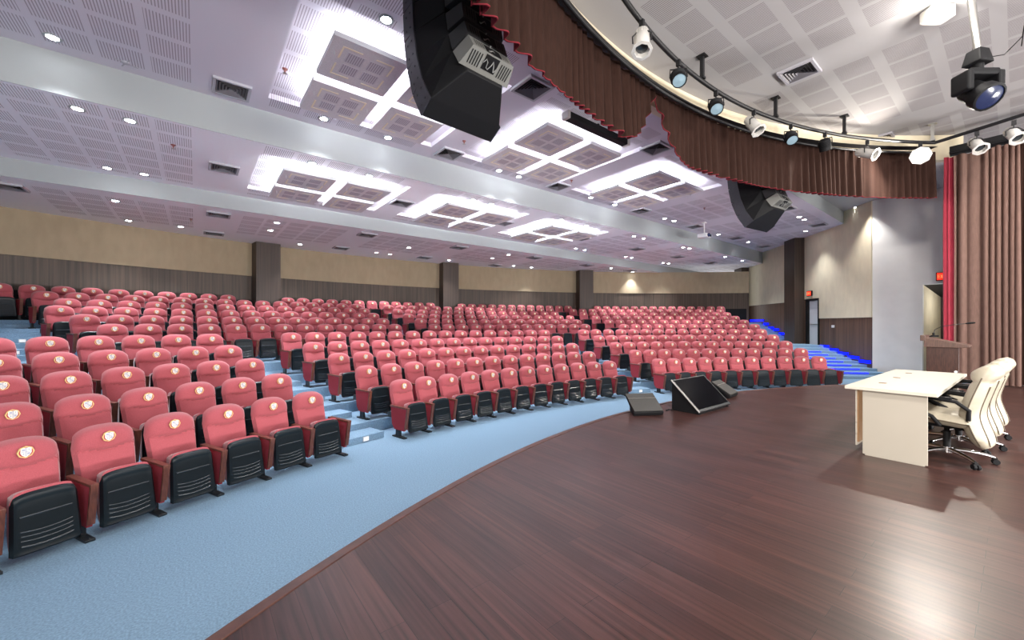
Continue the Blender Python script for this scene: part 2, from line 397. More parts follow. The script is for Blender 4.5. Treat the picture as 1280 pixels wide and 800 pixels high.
# ------------------------------------------------------------------ ceiling
CLX = (-3.48, .72, 4.92)
HOLES = {'A': (15.48, 1.60, ZA), 'B': (19.66, 1.42, ZB)}
def ceiling(name, y0, y1, z, mt, holes=()):
    m = M(); xs = [-26] + sorted([x + s * 1.72 for x in CLX for s in (-1, 1)] if holes else []) + [26]
    ys = [y0] + ([holes[0] - holes[1], holes[0] + holes[1]] if holes else []) + [y1]
    for i in range(len(xs) - 1):
        for j in range(len(ys) - 1):
            a, b, c, d = xs[i], xs[i + 1], ys[j], ys[j + 1]
            if holes and j == 1 and i % 2 == 1:
                t = z + .10
                m.add([(a, c, t), (b, c, t), (b, d, t), (a, d, t)], [(0, 1, 2, 3)])
                for p, q in (((a, c), (b, c)), ((b, c), (b, d)), ((b, d), (a, d)), ((a, d), (a, c))):
                    m.add([(*p, z), (*q, z), (*q, t), (*p, t)], [(0, 1, 2, 3)])
            else: m.add([(a, c, z), (b, c, z), (b, d, z), (a, d, z)], [(0, 1, 2, 3)])
    return struct(m, name, mt)
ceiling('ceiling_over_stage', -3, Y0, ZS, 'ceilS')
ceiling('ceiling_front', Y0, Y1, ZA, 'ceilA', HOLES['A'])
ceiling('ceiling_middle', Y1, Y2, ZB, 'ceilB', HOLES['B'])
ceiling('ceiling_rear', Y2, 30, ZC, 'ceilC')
for y, z0, z1 in ((Y0, ZA, ZS), (Y1, ZB, ZA), (Y2, ZC, ZB)):
    m = M(); m.box((0, y + .04, (z0 + z1) / 2 + .004), (52, .08, z1 - z0)); struct(m, 'beam', 'paint')
# curved bulkhead over the stage front
VCX = .4
m = M(); T = Matrix.Translation((VCX, 0, 0))
for r in (12.55, 12.72): m.grid(lambda u, v: pol(r, -.95 + 1.72 * u, 6.28 + .66 * v), 70, 1, T=T)
m.grid(lambda u, v: pol(12.55 + .17 * v, -.95 + 1.72 * u, 6.28), 70, 1, T=T)
struct(m, 'beam_over_stage_front', 'cream')

# ------------------------------------------------------------------ auditorium chairs (one modelled, the rest copies of it and its parts)
def backrest_y(z): return (z - .87) * .28 + .085
def make_backrest():
    m = M()
    def z_of(s, v):
        zt = .785 + .200 * max(0., 1 - abs(s) ** 2.6) ** (1 / 2.6)
        return .40 + v * (zt - .40)
    def B(s, v): return max(0., (1 - s ** 6) * (1 - v ** 9) * min(1, v * 7)) ** .5
    def half(z): return .232 + .030 * (z - .4) / .6
    def front(u, v):
        s = sin((2 * u - 1) * PI / 2) if False else 2 * u - 1
        z = z_of(s, v); b = B(s, v); zs = .735 + .045 * s * s
        e = (z - zs)
        head = (.014 + .34 * max(0, e)) / (1 + math.exp(-e / .008))
        groove = -.022 * math.exp(-(e / .011) ** 2)
        lumbar = .012 * math.exp(-((z - .60) / .09) ** 2)
        return (s * half(z), backrest_y(z) + .02 - b * (.072 + head + groove + lumbar - .012 * (1 - s * s)), z)
    def back(u, v):
        s = 2 * u - 1; z = z_of(s, v)
        return (s * half(z), backrest_y(z) + .02 + .022 * B(s, v), z)
    m.grid(front, 18, 30, 0); m.grid(back, 18, 30, 0, flip=True)
    return m
def make_pan():
    sh = M()
    def zt(s): return .512 + .088 * max(0., 1 - abs(s) ** 3.2) ** (1 / 3.2)
    def zb(s): return .110 - .022 * max(0., 1 - abs(s) ** 4) ** .25
    def yc(z): return -.475 + (z - .09) * .14
    def hw(z): return .222 - .022 * (z - .09) / .55
    def fr(u, v):
        s = 2 * u - 1; z = zb(s) + v * (zt(s) - zb(s))
        ed = max(0., (1 - s ** 10) * (1 - (2 * v - 1) ** 12)) ** .5
        ins = 1 / (1 + math.exp(-(.84 - abs(s)) / .012)) / (1 + math.exp(-(.90 - v) / .010)) / (1 + math.exp(-(v - .06) / .010))
        return (s * hw(z), yc(z) - .030 * ed + .011 * ins, z)
    def bk(u, v):
        s = 2 * u - 1; z = zb(s) + v * (zt(s) - zb(s)); return (s * hw(z), yc(z) + .006, z)
    sh.grid(fr, 22, 26, 0); sh.grid(bk, 22, 26, 0, flip=True)
    for k, z in enumerate((.405, .285, .248, .210, .166)):
        b = 0 if k == 0 else .018
        r = .0085 if k in (0, 4) else .0062
        sh.tube([(x * .158, yc(z) - .0205, z - b * (1 - x * x) + .004) for x in [i / 6 - 1 for i in range(13)]], r, 6, 1)
    cu = M()
    def cf(u, v):
        s = 2 * u - 1; z = .100 + v * (zt(s) + .022 - .100); return (s * (hw(z) - .002), yc(z) + .006, z)
    def cb(u, v):
        s = 2 * u - 1; z = .100 + v * (zt(s) + .022 - .100)
        e = max(0., (1 - s ** 6) * (1 - (2 * v - 1) ** 8)) ** .5
        return (s * (hw(z) - .002), yc(z) + .006 + .20 * e, z)
    cu.grid(cf, 14, 12, 0); cu.grid(cb, 14, 12, 0, flip=True)
    return sh, cu
def make_crest():
    m = M(); T = Matrix.Translation((0, -.034, .872)) @ Matrix.Rotation(.06, 4, 'X')
    n = 32
    def ringpts(r, a): return [((r + a * cos(8 * 2 * PI * i / n)) * cos(2 * PI * i / n), (r + a * cos(8 * 2 * PI * i / n)) * sin(2 * PI * i / n)) for i in range(n)]
    o, q = ringpts(.053, .002), ringpts(.0435, .0)
    vs = [(x, -.004, z) for x, z in o] + [(x, -.004, z) for x, z in q] + [(x, .012, z) for x, z in o]
    m.add(vs, [(i, (i + 1) % n, n + (i + 1) % n, n + i) for i in range(n)] + [(i, (i + 1) % n, 2 * n + (i + 1) % n, 2 * n + i) for i in range(n)], 0, T)
    m.add([(x, -.003, z) for x, z in q], [tuple(range(n))], 3, T)
    sh = [(-.033, .036), (-.018, .042), (0, .036), (.018, .042), (.033, .036), (.035, -.004), (.024, -.028), (0, -.046), (-.024, -.028), (-.035, -.004)]
    m.prism(sh, -.007, -.002, 'y', 1, T)
    for x, z, w, h in ((0, .002, .006, .080), (0, .004, .062, .006), (-.016, .022, .020, .020), (.016, -.014, .018, .020), (.018, .024, .010, .012), (-.015, -.014, .010, .014)):
        m.box((x, -.0075, z), (w, .003, h), 2, T)
    return m
def make_side():
    p = M(); p.prism([(-.55, .535), (-.05, .535), (-.09, .22), (-.17, .135), (-.46, .135)], -.0225, .0225, 'x')
    w = M(); w.box((0, -.30, .548), (.062, .54, .026)); w.prism([(-.575, .561), (-.545, .561), (-.475, .165), (-.497, .165)], -.029, .029, 'x')
    g = M(); g.box((0, -.27, .22), (.040, .13, .44)); g.box((0, -.10, .38), (.036, .30, .10)); g.box((0, -.30, .012), (.075, .36, .024)); g.lathe([(0, .034), (.013, .034), (.013, .024)], 8, T=Matrix.Translation((0, -.455, 0)))
    return p, w, g

def build_chair(loc, rz, label, both):
    t = thing('auditorium_chair', label, 'chair', loc, (0, 0, rz), 'red seats of the auditorium')
    b = make_backrest().build('backrest', 'red', t, smooth=35, weld=True)
    make_crest().build('crest', ['gold', 'white', 'crestblue', 'redpanel'], b)
    s = M()
    def bs(u, v, k): return ((2 * u - 1) * .222, backrest_y(.36 + .54 * v) + .022 + k * .034 * max(0., (1 - (2 * u - 1) ** 6) * (1 - (2 * v - 1) ** 8)) ** .5, .36 + .54 * v)
    s.grid(lambda u, v: bs(u, v, 1), 10, 8); s.grid(lambda u, v: bs(u, v, 0), 10, 8, flip=True)
    s.build('back_shell', 'black', t, smooth=60, weld=True)
    sh, cu = make_pan()
    c = cu.build('seat', 'red', t, smooth=40, weld=True)
    sh.build('seat_shell', ['shell', 'rib'], c, smooth=35, weld=True)
    for x in ((-.29, .29) if both else (-.29,)):
        p, w, g = make_side()
        T = Matrix.Translation((x, 0, 0))
        for q in (p, w, g): q.v = [tuple(T @ Vector(v)) for v in q.v]
        sp = p.build('side_panel', 'redpanel', t, bevel=.006)
        w.build('armrest', 'armwood', sp, bevel=.005)
        g.build('pedestal', 'black', t, bevel=.004)
    return t

SEATS = []                                       # (row, theta, closes the row, label)
ROWW = {1: 'front', 2: 'second', 3: 'third', 4: 'fourth', 5: 'fifth'}
def run(k, start, n, kind, closed=True):
    d = .58 / ROWR[k]
    for i in range(n):
        t = start + i * d
        if kind == 'L': w = f'{ORD[n - i]} from the stair aisle in {ROWW[k]} row of left front block'
        elif kind == 'M': w = f'{ORD[i + 1]} from left in {ROWW[k]} row of middle front block'
        elif kind == 'R': w = f'{ORD[i + 1]} from left in {ROWW[k]} row of right front block'
        elif kind == 'U2': w = f'{ORD[n - i]} from the centre aisle in row {ORD[k]} of left rear block'
        elif kind == 'U3': w = f'{ORD[i + 1]} from the centre aisle in row {ORD[k]} of middle rear block'
        elif kind == 'U4': w = f'{ORD[i + 1]} from left in row {ORD[k]} of right rear block'
        elif kind == 'U1': w = f'{ORD[n - i]} from its aisle in row {ORD[k]} at the far left'
        else: w = f'{ORD[i + 1]} from left in the back row {kind}'
        SEATS.append((k, t, closed and i == n - 1, 'red tip-up seat, ' + w))
MC = {1: 0, 2: -.0035, 3: -.0025, 4: -.0035, 5: -.004}
RS = {1: .319, 2: .313, 3: .310, 4: .308, 5: .305}
for k in range(1, 6):
    d = .58 / ROWR[k]; n = 11 + k
    run(k, MC[k] - d * (n - 1) / 2, n, 'M')
    run(k, RS[k], 10 + k, 'R')
    le = {1: -.314, 2: -.313, 3: -.312, 4: -.310, 5: -.308}[k]
    run(k, le - d * (9 + k), 10 + k, 'L')
U3 = {6: (.030, 13), 7: (.028, 14), 8: (.025, 15), 9: (.022, 15), 10: (.021, 16)}
U2 = {6: (-.040, 13), 7: (-.038, 14), 8: (-.036, 15), 9: (-.036, 15), 10: (-.034, 16)}
U4 = {6: (.445, 12), 7: (.438, 13), 8: (.429, 14), 9: (.419, 15), 10: (.412, 16)}
for k in range(6, 11):
    d = .58 / ROWR[k]
    run(k, U3[k][0], U3[k][1], 'U3'); run(k, U2[k][0] - d * (U2[k][1] - 1), U2[k][1], 'U2'); run(k, U4[k][0], U4[k][1], 'U4')
    run(k, -U4[k][0] - .008 - d * 9, 10, 'U1')
d = .58 / ROWR[11]
run(11, -.125, 12, 'between the middle pillars'); run(11, .178, 12, 'right of the middle pillars'); run(11, .486, 14, 'beside the right corner')
run(11, -.418, 11, 'left of the middle pillars'); run(11, -.50 - d * 7, 8, 'at the far left')
vis = []
for k, t, c, l in SEATS:
    x, y, _ = pol(ROWR[k], t)
    if -45 < seen_x(x, y) < 1330: vis.append((math.hypot(x - CAMX, y - CAMY), k, t, c, l))
vis.sort(key=lambda q: q[0])
protos = {}
for dist, k, t, c, l in vis[:300]:
    loc = pol(ROWR[k], t, ZROW[k])
    if c not in protos: protos[c] = build_chair(loc, -t, l, c)
    else: dup(protos[c], loc, (0, 0, -t), l)
if len(vis) > 300:                               # the farthest seats, past three hundred, as one object
    m = M(); MI = ['red', 'gold', 'white', 'shell', 'redpanel', 'armwood', 'black']
    src = M()
    def lean_back(u, v, f):
        s = 2 * u - 1; zt = .80 + .185 * max(0., 1 - abs(s) ** 3) ** (1 / 3); z = .40 + v * (zt - .40)
        b = max(0., (1 - s ** 6) * (1 - v ** 9)) ** .5
        e = z - (.735 + .045 * s * s)
        return (s * (.238 + .033 * (z - .4)), backrest_y(z) + .02 + (.022 * b if f else -b * (.072 + (.026 if e > 0 else 0))), z)
    src.grid(lambda u, v: lean_back(u, v, 0), 10, 12, 0); src.grid(lambda u, v: lean_back(u, v, 1), 10, 12, 0, flip=True)
    T = Matrix.Translation((0, -.012, .872)) @ Matrix.Rotation(-.1, 4, 'X')
    src.prism([(.054 * cos(i * PI / 6), .054 * sin(i * PI / 6)) for i in range(12)], -.004, .014, 'y', 1, T)
    src.prism([(-.035, .036), (.035, .036), (.035, -.004), (0, -.046), (-.035, -.004)], -.008, -.004, 'y', 2, T)
    src.box((0, -.44, .34), (.43, .05, .48), 3); src.box((0, -.33, .36), (.43, .17, .50), 0)
    for x in (-.29,):
        src.prism([(-.55, .535), (-.05, .535), (-.09, .22), (-.17, .135), (-.46, .135)], x - .0225, x + .0225, 'x', 4)
        src.box((x, -.30, .548), (.062, .54, .026), 5); src.prism([(-.575, .561), (-.545, .561), (-.475, .165), (-.497, .165)], x - .029, x + .029, 'x', 5)
        src.box((x, -.27, .22), (.04, .13, .44), 6); src.box((x, -.30, .012), (.075, .36, .024), 6)
    for dist, k, t, c, l in vis[300:]:
        T = Matrix.Translation(pol(ROWR[k], t, ZROW[k])) @ Matrix.Rotation(-t, 4, 'Z')
        b = len(m.v); m.v += [tuple(T @ Vector(v)) for v in src.v]; m.f += [tuple(b + i for i in f) for f in src.f]; m.m += src.m
    o = m.build('rear_auditorium_seating', MI, smooth=35)
    tag(o, 'red seats in the farthest rows below the beige panels, towards the corner pillar', 'seating', kind='stuff')
print('seats in view', len(vis))

# ------------------------------------------------------------------ lights in the ceiling
DA = [(-7.99, 17.23), (-4.16, 13.75), (-4.17, 17.25), (-2.78, 17.25), (.43, 17.25), (1.17, 17.27), (4.32, 17.22), (5.64, 17.22), (8.8, 17.13), (9.46, 17.09), (16.57, 16.96), (12.84, 13.62), (13.5, 13.64), (15.97, 14.26), (13.52, 17.11)]
DB = [(-7.87, 18.1), (-7.22, 18.1), (-7.92, 21.43), (-7.28, 21.43), (-4.21, 18.12), (-2.93, 18.1), (.14, 18.13), (.79, 18.13), (3.78, 18.1), (5.1, 18.1), (8.15, 21.41), (8.8, 21.42), (8.03, 18.06), (8.72, 18.06), (11.93, 18.03), (12.46, 18.), (16.29, 18.), (18.4, 17.97), (12.03, 21.36), (12.56, 21.34), (15.61, 21.27), (16.1, 21.2)]
DC = [(-7.95, 22.91), (-7.94, 25.46), (-6.68, 25.46), (-4.25, 22.87), (-4.26, 24.19), (-2.97, 26.24), (.14, 26.19), (.78, 26.21), (.78, 24.13), (3.78, 26.04), (5.15, 24.17), (5.16, 22.87), (7.56, 25.51), (8.73, 25.37), (12.58, 22.74), (14.91, 22.9)]
def spot(loc, e, ang=110, blend=.7, col=(.93, .96, 1), r=.06, d=(0, 0, -1), name='downlight_lamp'):
    l = bpy.data.lights.new(name, 'SPOT'); l.energy = e; l.spot_size = math.radians(ang); l.spot_blend = blend; l.color = col; l.shadow_soft_size = r
    o = bpy.data.objects.new(name, l); C.objects.link(o); o.location = loc; o.rotation_euler = aim(d).to_euler(); return o
def area(loc, e, sx, sy, d=(0, 0, -1), col=(1, 1, 1), name='lamp'):
    l = bpy.data.lights.new(name, 'AREA'); l.shape = 'RECTANGLE'; l.size = sx; l.size_y = sy; l.energy = e; l.color = col
    o = bpy.data.objects.new(name, l); C.objects.link(o); o.location = loc; o.rotation_euler = aim(d).to_euler(); return o
E_DOWN, E_STAGE, E_COVE = 290., 210., 1.
proto_dl = None
def downlight(x, y, z, label, group):
    global proto_dl
    if proto_dl is None:
        t = thing('downlight', label, 'downlight', (x, y, z), (0, 0, 0), group)
        m = M(); m.lathe([(.072, .004), (.072, -.012), (.102, -.010), (.108, .004)], 20); m.build('trim_ring', 'paint', t, smooth=50)
        m = M(); m.lathe([(0, .002), (.082, .002), (.082, -.006), (.06, -.014), (0, -.016)], 18); m.build('lens', 'lens', t, smooth=60)
        proto_dl = t
    else: dup(proto_dl, (x, y, z), (0, 0, 0), label, group)
    spot((x, y, z - .03), E_DOWN, 84, .8)
for L, z, nm in ((DA, ZA, 'front'), (DB, ZB, 'middle'), (DC, ZC, 'rear')):
    for i, (x, y) in enumerate(sorted(L, key=lambda p: seen_x(*p))):
        downlight(x, y, z, f'round recessed downlight, {ORD[i + 1]} from left in the {nm} audience ceiling bay', f'downlights of the {nm} bay')
downlight(15.2, 12.3, ZS, 'round recessed downlight just under the valance hem near the white wall', 'downlights of the stage bay')

# square light clusters: four boards hung under a lit coffer
proto_cl = None
def cluster(x, y, z, label, hx, hy):
    global proto_cl
    if proto_cl is not None: return dup(proto_cl, (x, y, z), (0, 0, 0), label)
    t = thing('ceiling_light', label, 'ceiling light', (x, y, z), (0, 0, 0), 'square ceiling lights')
    proto_cl = t
    for sx in (-1, 1):
        for sy in (-1, 1):
            cx_, cy_ = sx * .685, sy * .675; S = .56
            m = M(); m.box((cx_, cy_, -.155), (2 * S, 2 * S, .07), 0)
            m.add([(cx_ - S, cy_ - S, -.1905), (cx_ + S, cy_ - S, -.1905), (cx_ + S, cy_ + S, -.1905), (cx_ - S, cy_ + S, -.1905)], [(0, 1, 2, 3)], 1)
            for a in (-1, 1):
                for b in (-1, 1):
                    m.box((cx_ + a * .165, cy_ + b * .165, -.1912), (.26, .26, .002), 2)
                    for q in range(7): m.box((cx_ + a * .165 - .105 + q * .035, cy_ + b * .165, -.1925), (.012, .24, .001), 3)
                m.box((cx_ + a * .47, cy_ - .2, -.13), (.006, .006, .26), 0)      # hanger rods
            tr = m; R = .385
            for a in (-1, 1):
                for b in (-1, 1):
                    tr.box((cx_ + a * R, cy_ + b * (R / 2 + .045), -.1935), (.026, R - .09 + .026, .004), 4); tr.box((cx_ + b * (R / 2 + .045), cy_ + a * R, -.1935), (R - .09 - .026, .026, .004), 4)
            p = m.build('panel', ['panelside', 'panelmauve', 'paneldark', 'panelslot', 'trimcream'], t)
            li = M()
            for a in (-1, 1):
                li.box((cx_ + a * (S - .07), cy_, -.105), (.035, 2 * S - .14, .03)); li.box((cx_, cy_ + a * (S - .07), -.105), (2 * S - .2, .035, .03))
            li.build('light_strip', 'cove', p)
    return t
NM = ('left', 'middle', 'right')
for i, x in enumerate(CLX): cluster(x, HOLES['A'][0], ZA, f'four-board glowing square ceiling light, {NM[i]} of three in the front audience bay', 0, 0)
for i, x in enumerate(CLX): cluster(x, HOLES['B'][0], ZB, f'four-board glowing square ceiling light, {NM[i]} of three in the middle audience bay', 0, 0)

# air vents
VA = [(-5.77, 17.14), (-1.25, 17.1), (-1.45, 13.68), (2.61, 17.09), (2.59, 13.67), (7.0, 17.05), (11.02, 16.98), (14.94, 16.89), (11., 13.52), (14.9, 13.51), (18.4, 16.82)]
VB = [(-5.77, 19.7), (-1.42, 19.68), (2.4, 19.65), (6.6, 19.66), (10.5, 19.6), (14.2, 19.54), (17.7, 19.47)]
VC = [(-9.75, 22.88), (-5.76, 22.8), (-5.78, 25.9), (-1.43, 22.75), (-1.46, 25.95), (2.4, 22.74), (2.4, 25.95), (6.6, 25.9), (6.6, 22.7), (10.5, 22.77), (14.2, 22.6)]
VS = [(2.80, 10.76), (7.75, 10.4), (5.0, 7.6)]
proto_v = None
def vent(x, y, z, label, rot=0):
    global proto_v
    if proto_v is not None: return dup(proto_v, (x, y, z), (0, 0, rot), label)
    t = thing('air_vent', label, 'air vent', (x, y, z), (0, 0, rot), 'square ceiling air vents'); proto_v = t
    m = M(); S = .29
    for a in (-1, 1): m.box((a * (S - .025), 0, -.024), (.05, 2 * S, .048)); m.box((0, a * (S - .025), -.024), (2 * S - .10, .05, .048))
    m.build('frame', 'ventframe', t, bevel=.004)
    m = M(); m.box((0, 0, -.002), (2 * S - .1, 2 * S - .1, .004)); m.build('backing', 'ventdark', t)
    m = M()
    for q in range(5):                           # nested square cones
        a, b, z0, z1 = .235 - q * .046, .205 - q * .046, -.046, -.010
        vs = [(sx * s_, sy * s_, z_) for s_, z_ in ((a, z0), (b, z1)) for sx, sy in ((-1, -1), (1, -1), (1, 1), (-1, 1))]
        m.add(vs, [(k_, (k_ + 1) % 4, 4 + (k_ + 1) % 4, 4 + k_) for k_ in range(4)])
    m.build('louvre_slats', 'ventslat', t)
    return t
for L, z, nm in ((VA, ZA, 'front audience'), (VB, ZB, 'middle audience'), (VC, ZC, 'rear audience'), (VS, ZS, 'stage')):
    for i, (x, y) in enumerate(sorted(L, key=lambda p: seen_x(*p))):
        vent(x, y, z, f'square louvred air vent, {ORD[i + 1]} from left in the {nm} ceiling', 0)
# sprinklers
proto_s = None
SP = [((-5.1, 15.9), ZA, 'front ceiling beside the big four-board light'), ((-6.65, 18.9), ZB, 'middle ceiling at the left'), ((-9.3, 20.3), ZB, 'middle ceiling at the far left'), ((-6.4, 24.0), ZC, 'rear ceiling between two downlights'), ((-1.3, 16.3), ZA, 'front ceiling beside a vent'), ((2.6, 16.5), ZA, 'front ceiling between two square lights'), ((8.6, 15.4), ZA, 'front ceiling right of the square lights')]
for (x, y), z, w in SP:
    lb = f'small dark sprinkler head on the {w}'
    if proto_s is None:
        t = thing('ceiling_sprinkler', lb, 'sprinkler', (x, y, z), (0, 0, 0), 'ceiling sprinklers'); proto_s = t
        m = M(); m.lathe([(0, 0), (.045, 0), (.04, -.012), (.014, -.014), (.014, -.06), (0, -.06)], 12); m.build('body', 'copper', t, smooth=40)
        m = M(); m.lathe([(0, -.075), (.035, -.075), (.035, -.08), (0, -.08)], 10); m.box((0, 0, -.067), (.04, .006, .016)); m.build('deflector', 'steel', t)
    else: dup(proto_s, (x, y, z), (0, 0, 0), lb)
m = M(); m.lathe([(0, 0), (.06, 0), (.05, -.02), (.02, -.03), (0, -.03)], 14)
for q in range(4): m.box((.10 * cos(q * 1.57 + .4), .10 * sin(q * 1.57 + .4), -.012), (.12, .016, .006), rot=Rz(q * 1.57 + .4))
o = m.build('ceiling_fan_mount', 'ventframe', loc=(-7.2, 17.35, ZA)); tag(o, 'small grey ceiling bracket with four flat arms at the far left of the front bay', 'bracket')

# ------------------------------------------------------------------ stage curtains
def cloth(name, path, ztop, zbot, mats, parent, amp, pitch, n, rows, seed, off=0., thick=None):
    pass
def valance(t0, t1, hem, label, seed):
    rnd = random.Random(seed); R0 = 12.35
    root = thing('stage_valance', label, 'valance', (VCX, 0, 6.4), (0, 0, 0), 'brown valances over the stage front')
    n = int((t1 - t0) * R0 / .0165); rows = 9
    ph = [0.]; A = []
    k = 0.
    for i in range(n + 1):
        k += .0165 / .20 * 2 * PI * (1 + .35 * sin(i * .045 + seed) + .2 * sin(i * .13))
        ph.append(k); A.append(.85 + .4 * sin(i * .031 + seed * 2) + .25 * sin(i * .083))
    def P(i, j, off):
        t = t0 + (t1 - t0) * i / n; z0 = 6.40; z1 = hem(t)
        v = j / rows; z = z0 + (z1 - z0) * v
        a = A[i] * (.024 + .036 * v)
        r = R0 + a * sin(ph[i]) + .35 * a * sin(2.0 * ph[i] + 1) + off
        tt = t + a * .55 * cos(ph[i]) / R0
        return (r * sin(tt), r * cos(tt), z - 6.40 + .012 * sin(ph[i] + .6) * v)
    for nm, mt, off, fl in (('lining', 'lining', 0, False), ('face_cloth', 'hemred', .014, True)):
        m = M(); m.v = [P(i, j, off) for j in range(rows + 1) for i in range(n + 1)]
        for j in range(rows):
            for i in range(n):
                a = j * (n + 1) + i; m.f.append((a, a + 1, a + n + 2, a + n + 1)); m.m.append(0)
        if nm == 'face_cloth':                   # turned hem
            b = len(m.v); m.v += [P(i, rows, -.004) for i in range(n + 1)]; m.v += [(x, y, z + .012) for x, y, z in [P(i, rows, -.004) for i in range(n + 1)]]
            for i in range(n):
                a = rows * (n + 1) + i; m.f.append((a, a + 1, b + i + 1, b + i)); m.m.append(0)
                m.f.append((b + i, b + i + 1, b + n + 2 + i, b + n + 1 + i)); m.m.append(0)
        m.build(nm, mt, root, smooth=180)
    return root
HEM = 5.24
def hem1(t): return HEM + (1.10 * max(0, (t + .085) / .085) ** 2.4 if t > -.085 else 0)
def hem2(t): return HEM + (1.10 * max(0, 1 - t / .105) ** 2.1 if t < .105 else 0)
valance(-.72, .0, hem1, 'dark brown pleated valance hanging beside the big black speaker cluster', 3)
valance(.002, .70, hem2, 'brown pleated valance ending at the tall side curtain', 5)
# side curtain
def curtain(name, label, pts, seed, lead=True, zt=6.21, zb=ST + .03, mt='legcloth', grp=None):
    rnd = random.Random(seed); root = thing(name, label, 'curtain', (pts[0][0], pts[0][1], zb), (0, 0, 0), grp)
    L = math.hypot(pts[1][0] - pts[0][0], pts[1][1] - pts[0][1]); dx, dy = (pts[1][0] - pts[0][0]) / L, (pts[1][1] - pts[0][1]) / L
    n = int(L / .010); rows = 14; nx, ny = -dy, dx
    k = 0; ph = []; A = []
    for i in range(n + 1):
        k += .010 / .125 * 2 * PI * (1 + .4 * sin(i * .06 + seed) + .25 * sin(i * .17 + 1)); ph.append(k); A.append(.060 + .03 * sin(i * .05 + seed) + .02 * sin(i * .11))
    def P(i, j, off):
        u = i / n * L; v = j / rows
        a = A[i] * (.55 + .45 * min(1, v * 3)) * (1 + .15 * sin(v * 5 + i * .03))
        w = (a * sin(ph[i] + .25 * sin(v * 3)) if not (lead and i < 16) else .012 * sin(i * .5)) + off; u2 = u + .4 * a * cos(ph[i] + .3)
        return (dx * u2 + nx * w, dy * u2 + ny * w, (zt + (zb - zt) * v) - zb + (.02 * sin(ph[i] * .5) if j == 0 else 0))
    split = int(.16 / .010) if lead else 0
    for nm, m_, i0, i1 in ((('leading_edge', 'velvet', 0, split),) if lead else ()) + (('cloth', mt, split, n),):
        m = M(); w = i1 - i0
        for off in (0, .012):
            b = len(m.v); m.v += [P(i, j, off) for j in range(rows + 1) for i in range(i0, i1 + 1)]
            for j in range(rows):
                for i in range(w):
                    a = b + j * (w + 1) + i; m.f.append((a, a + 1, a + w + 2, a + w + 1)); m.m.append(0)
        m.build(nm, m_, root, smooth=180)
    return root
curtain('stage_curtain', 'tall pleated taupe side curtain with a red leading edge behind the lectern', ((8.40, 9.30), (8.36, 8.13)), 2)
curtain('stage_curtain', 'narrow dark taupe curtain fold behind the cream chairs beside the wood wing', ((8.75, 8.16), (8.6, 7.6)), 6, lead=False, mt='lining')
# black track over the curtain
m = M(); m.box((8.48, 8.1, 6.36), (.20, 2.2, .20)); m.tube([(8.34, 9.20, 6.29), (8.32, 7.2, 6.29)], .025, 8)
o = m.build('curtain_track', 'matblack'); tag(o, 'black track box holding the top of the taupe side curtain', 'curtain track')

# curved rails over the valance
m = M(); m.tube([(VCX + 12.30 * sin(t), 12.30 * cos(t), 6.47) for t in [-.75 + 1.40 * i / 80 for i in range(81)]], .040, 8)
o = m.build('valance_rail', 'blackmetal', smooth=60); tag(o, 'curved black upper rail running above the brown valances', 'rail')
m = M(); m.grid(lambda u, v: (VCX + (12.24 + .20 * v) * sin(-.73 + 1.40 * u), (12.24 + .20 * v) * cos(-.73 + 1.43 * u), 6.425), 80, 1); m.tube([(VCX + 12.22 * sin(t), 12.22 * cos(t), 6.34) for t in [-.75 + 1.40 * i / 80 for i in range(81)]], .030, 8)
o = m.build('valance_rail', 'blackmetal', smooth=60); tag(o, 'curved black lower rail just above the valance pleats', 'rail')
PCX, PCY, PR, PZ = .67, -.35, 12.06, 6.46
def pp(t, z=PZ, r=PR): return (PCX + r * sin(t), PCY + r * cos(t), z)
m = M(); path = [pp(-.55 + 1.18 * i / 60) for i in range(61)]
path += [(7.62, 8.9, PZ), (7.35, 8.07, PZ), (7.05, 7.0, PZ), (6.9, 6.2, PZ)]
m.tube(path, .038, 10); o = m.build('lighting_pipe', 'blackmetal', smooth=60); tag(o, 'curved black lighting pipe carrying the stage lamps', 'pipe')
for t, w in ((.02, 'leftmost'), (.235, 'second from left'), (.42, 'third from left'), (.625, 'rightmost')):
    p = pp(t); m = M(); m.box((0, 0, (ZS - PZ) / 2 + .02), (.06, .06, ZS - PZ - .04)); m.box((0, 0, ZS - PZ - .01), (.15, .15, .02)); m.box((0, 0, .06), (.09, .09, .04))
    o = m.build('hanging_post', 'blackmetal' if t < .6 else 'steel', loc=p); tag(o, f'short ceiling post holding the curved lighting pipe, {w} of four', 'post', 'posts of the lighting pipe')

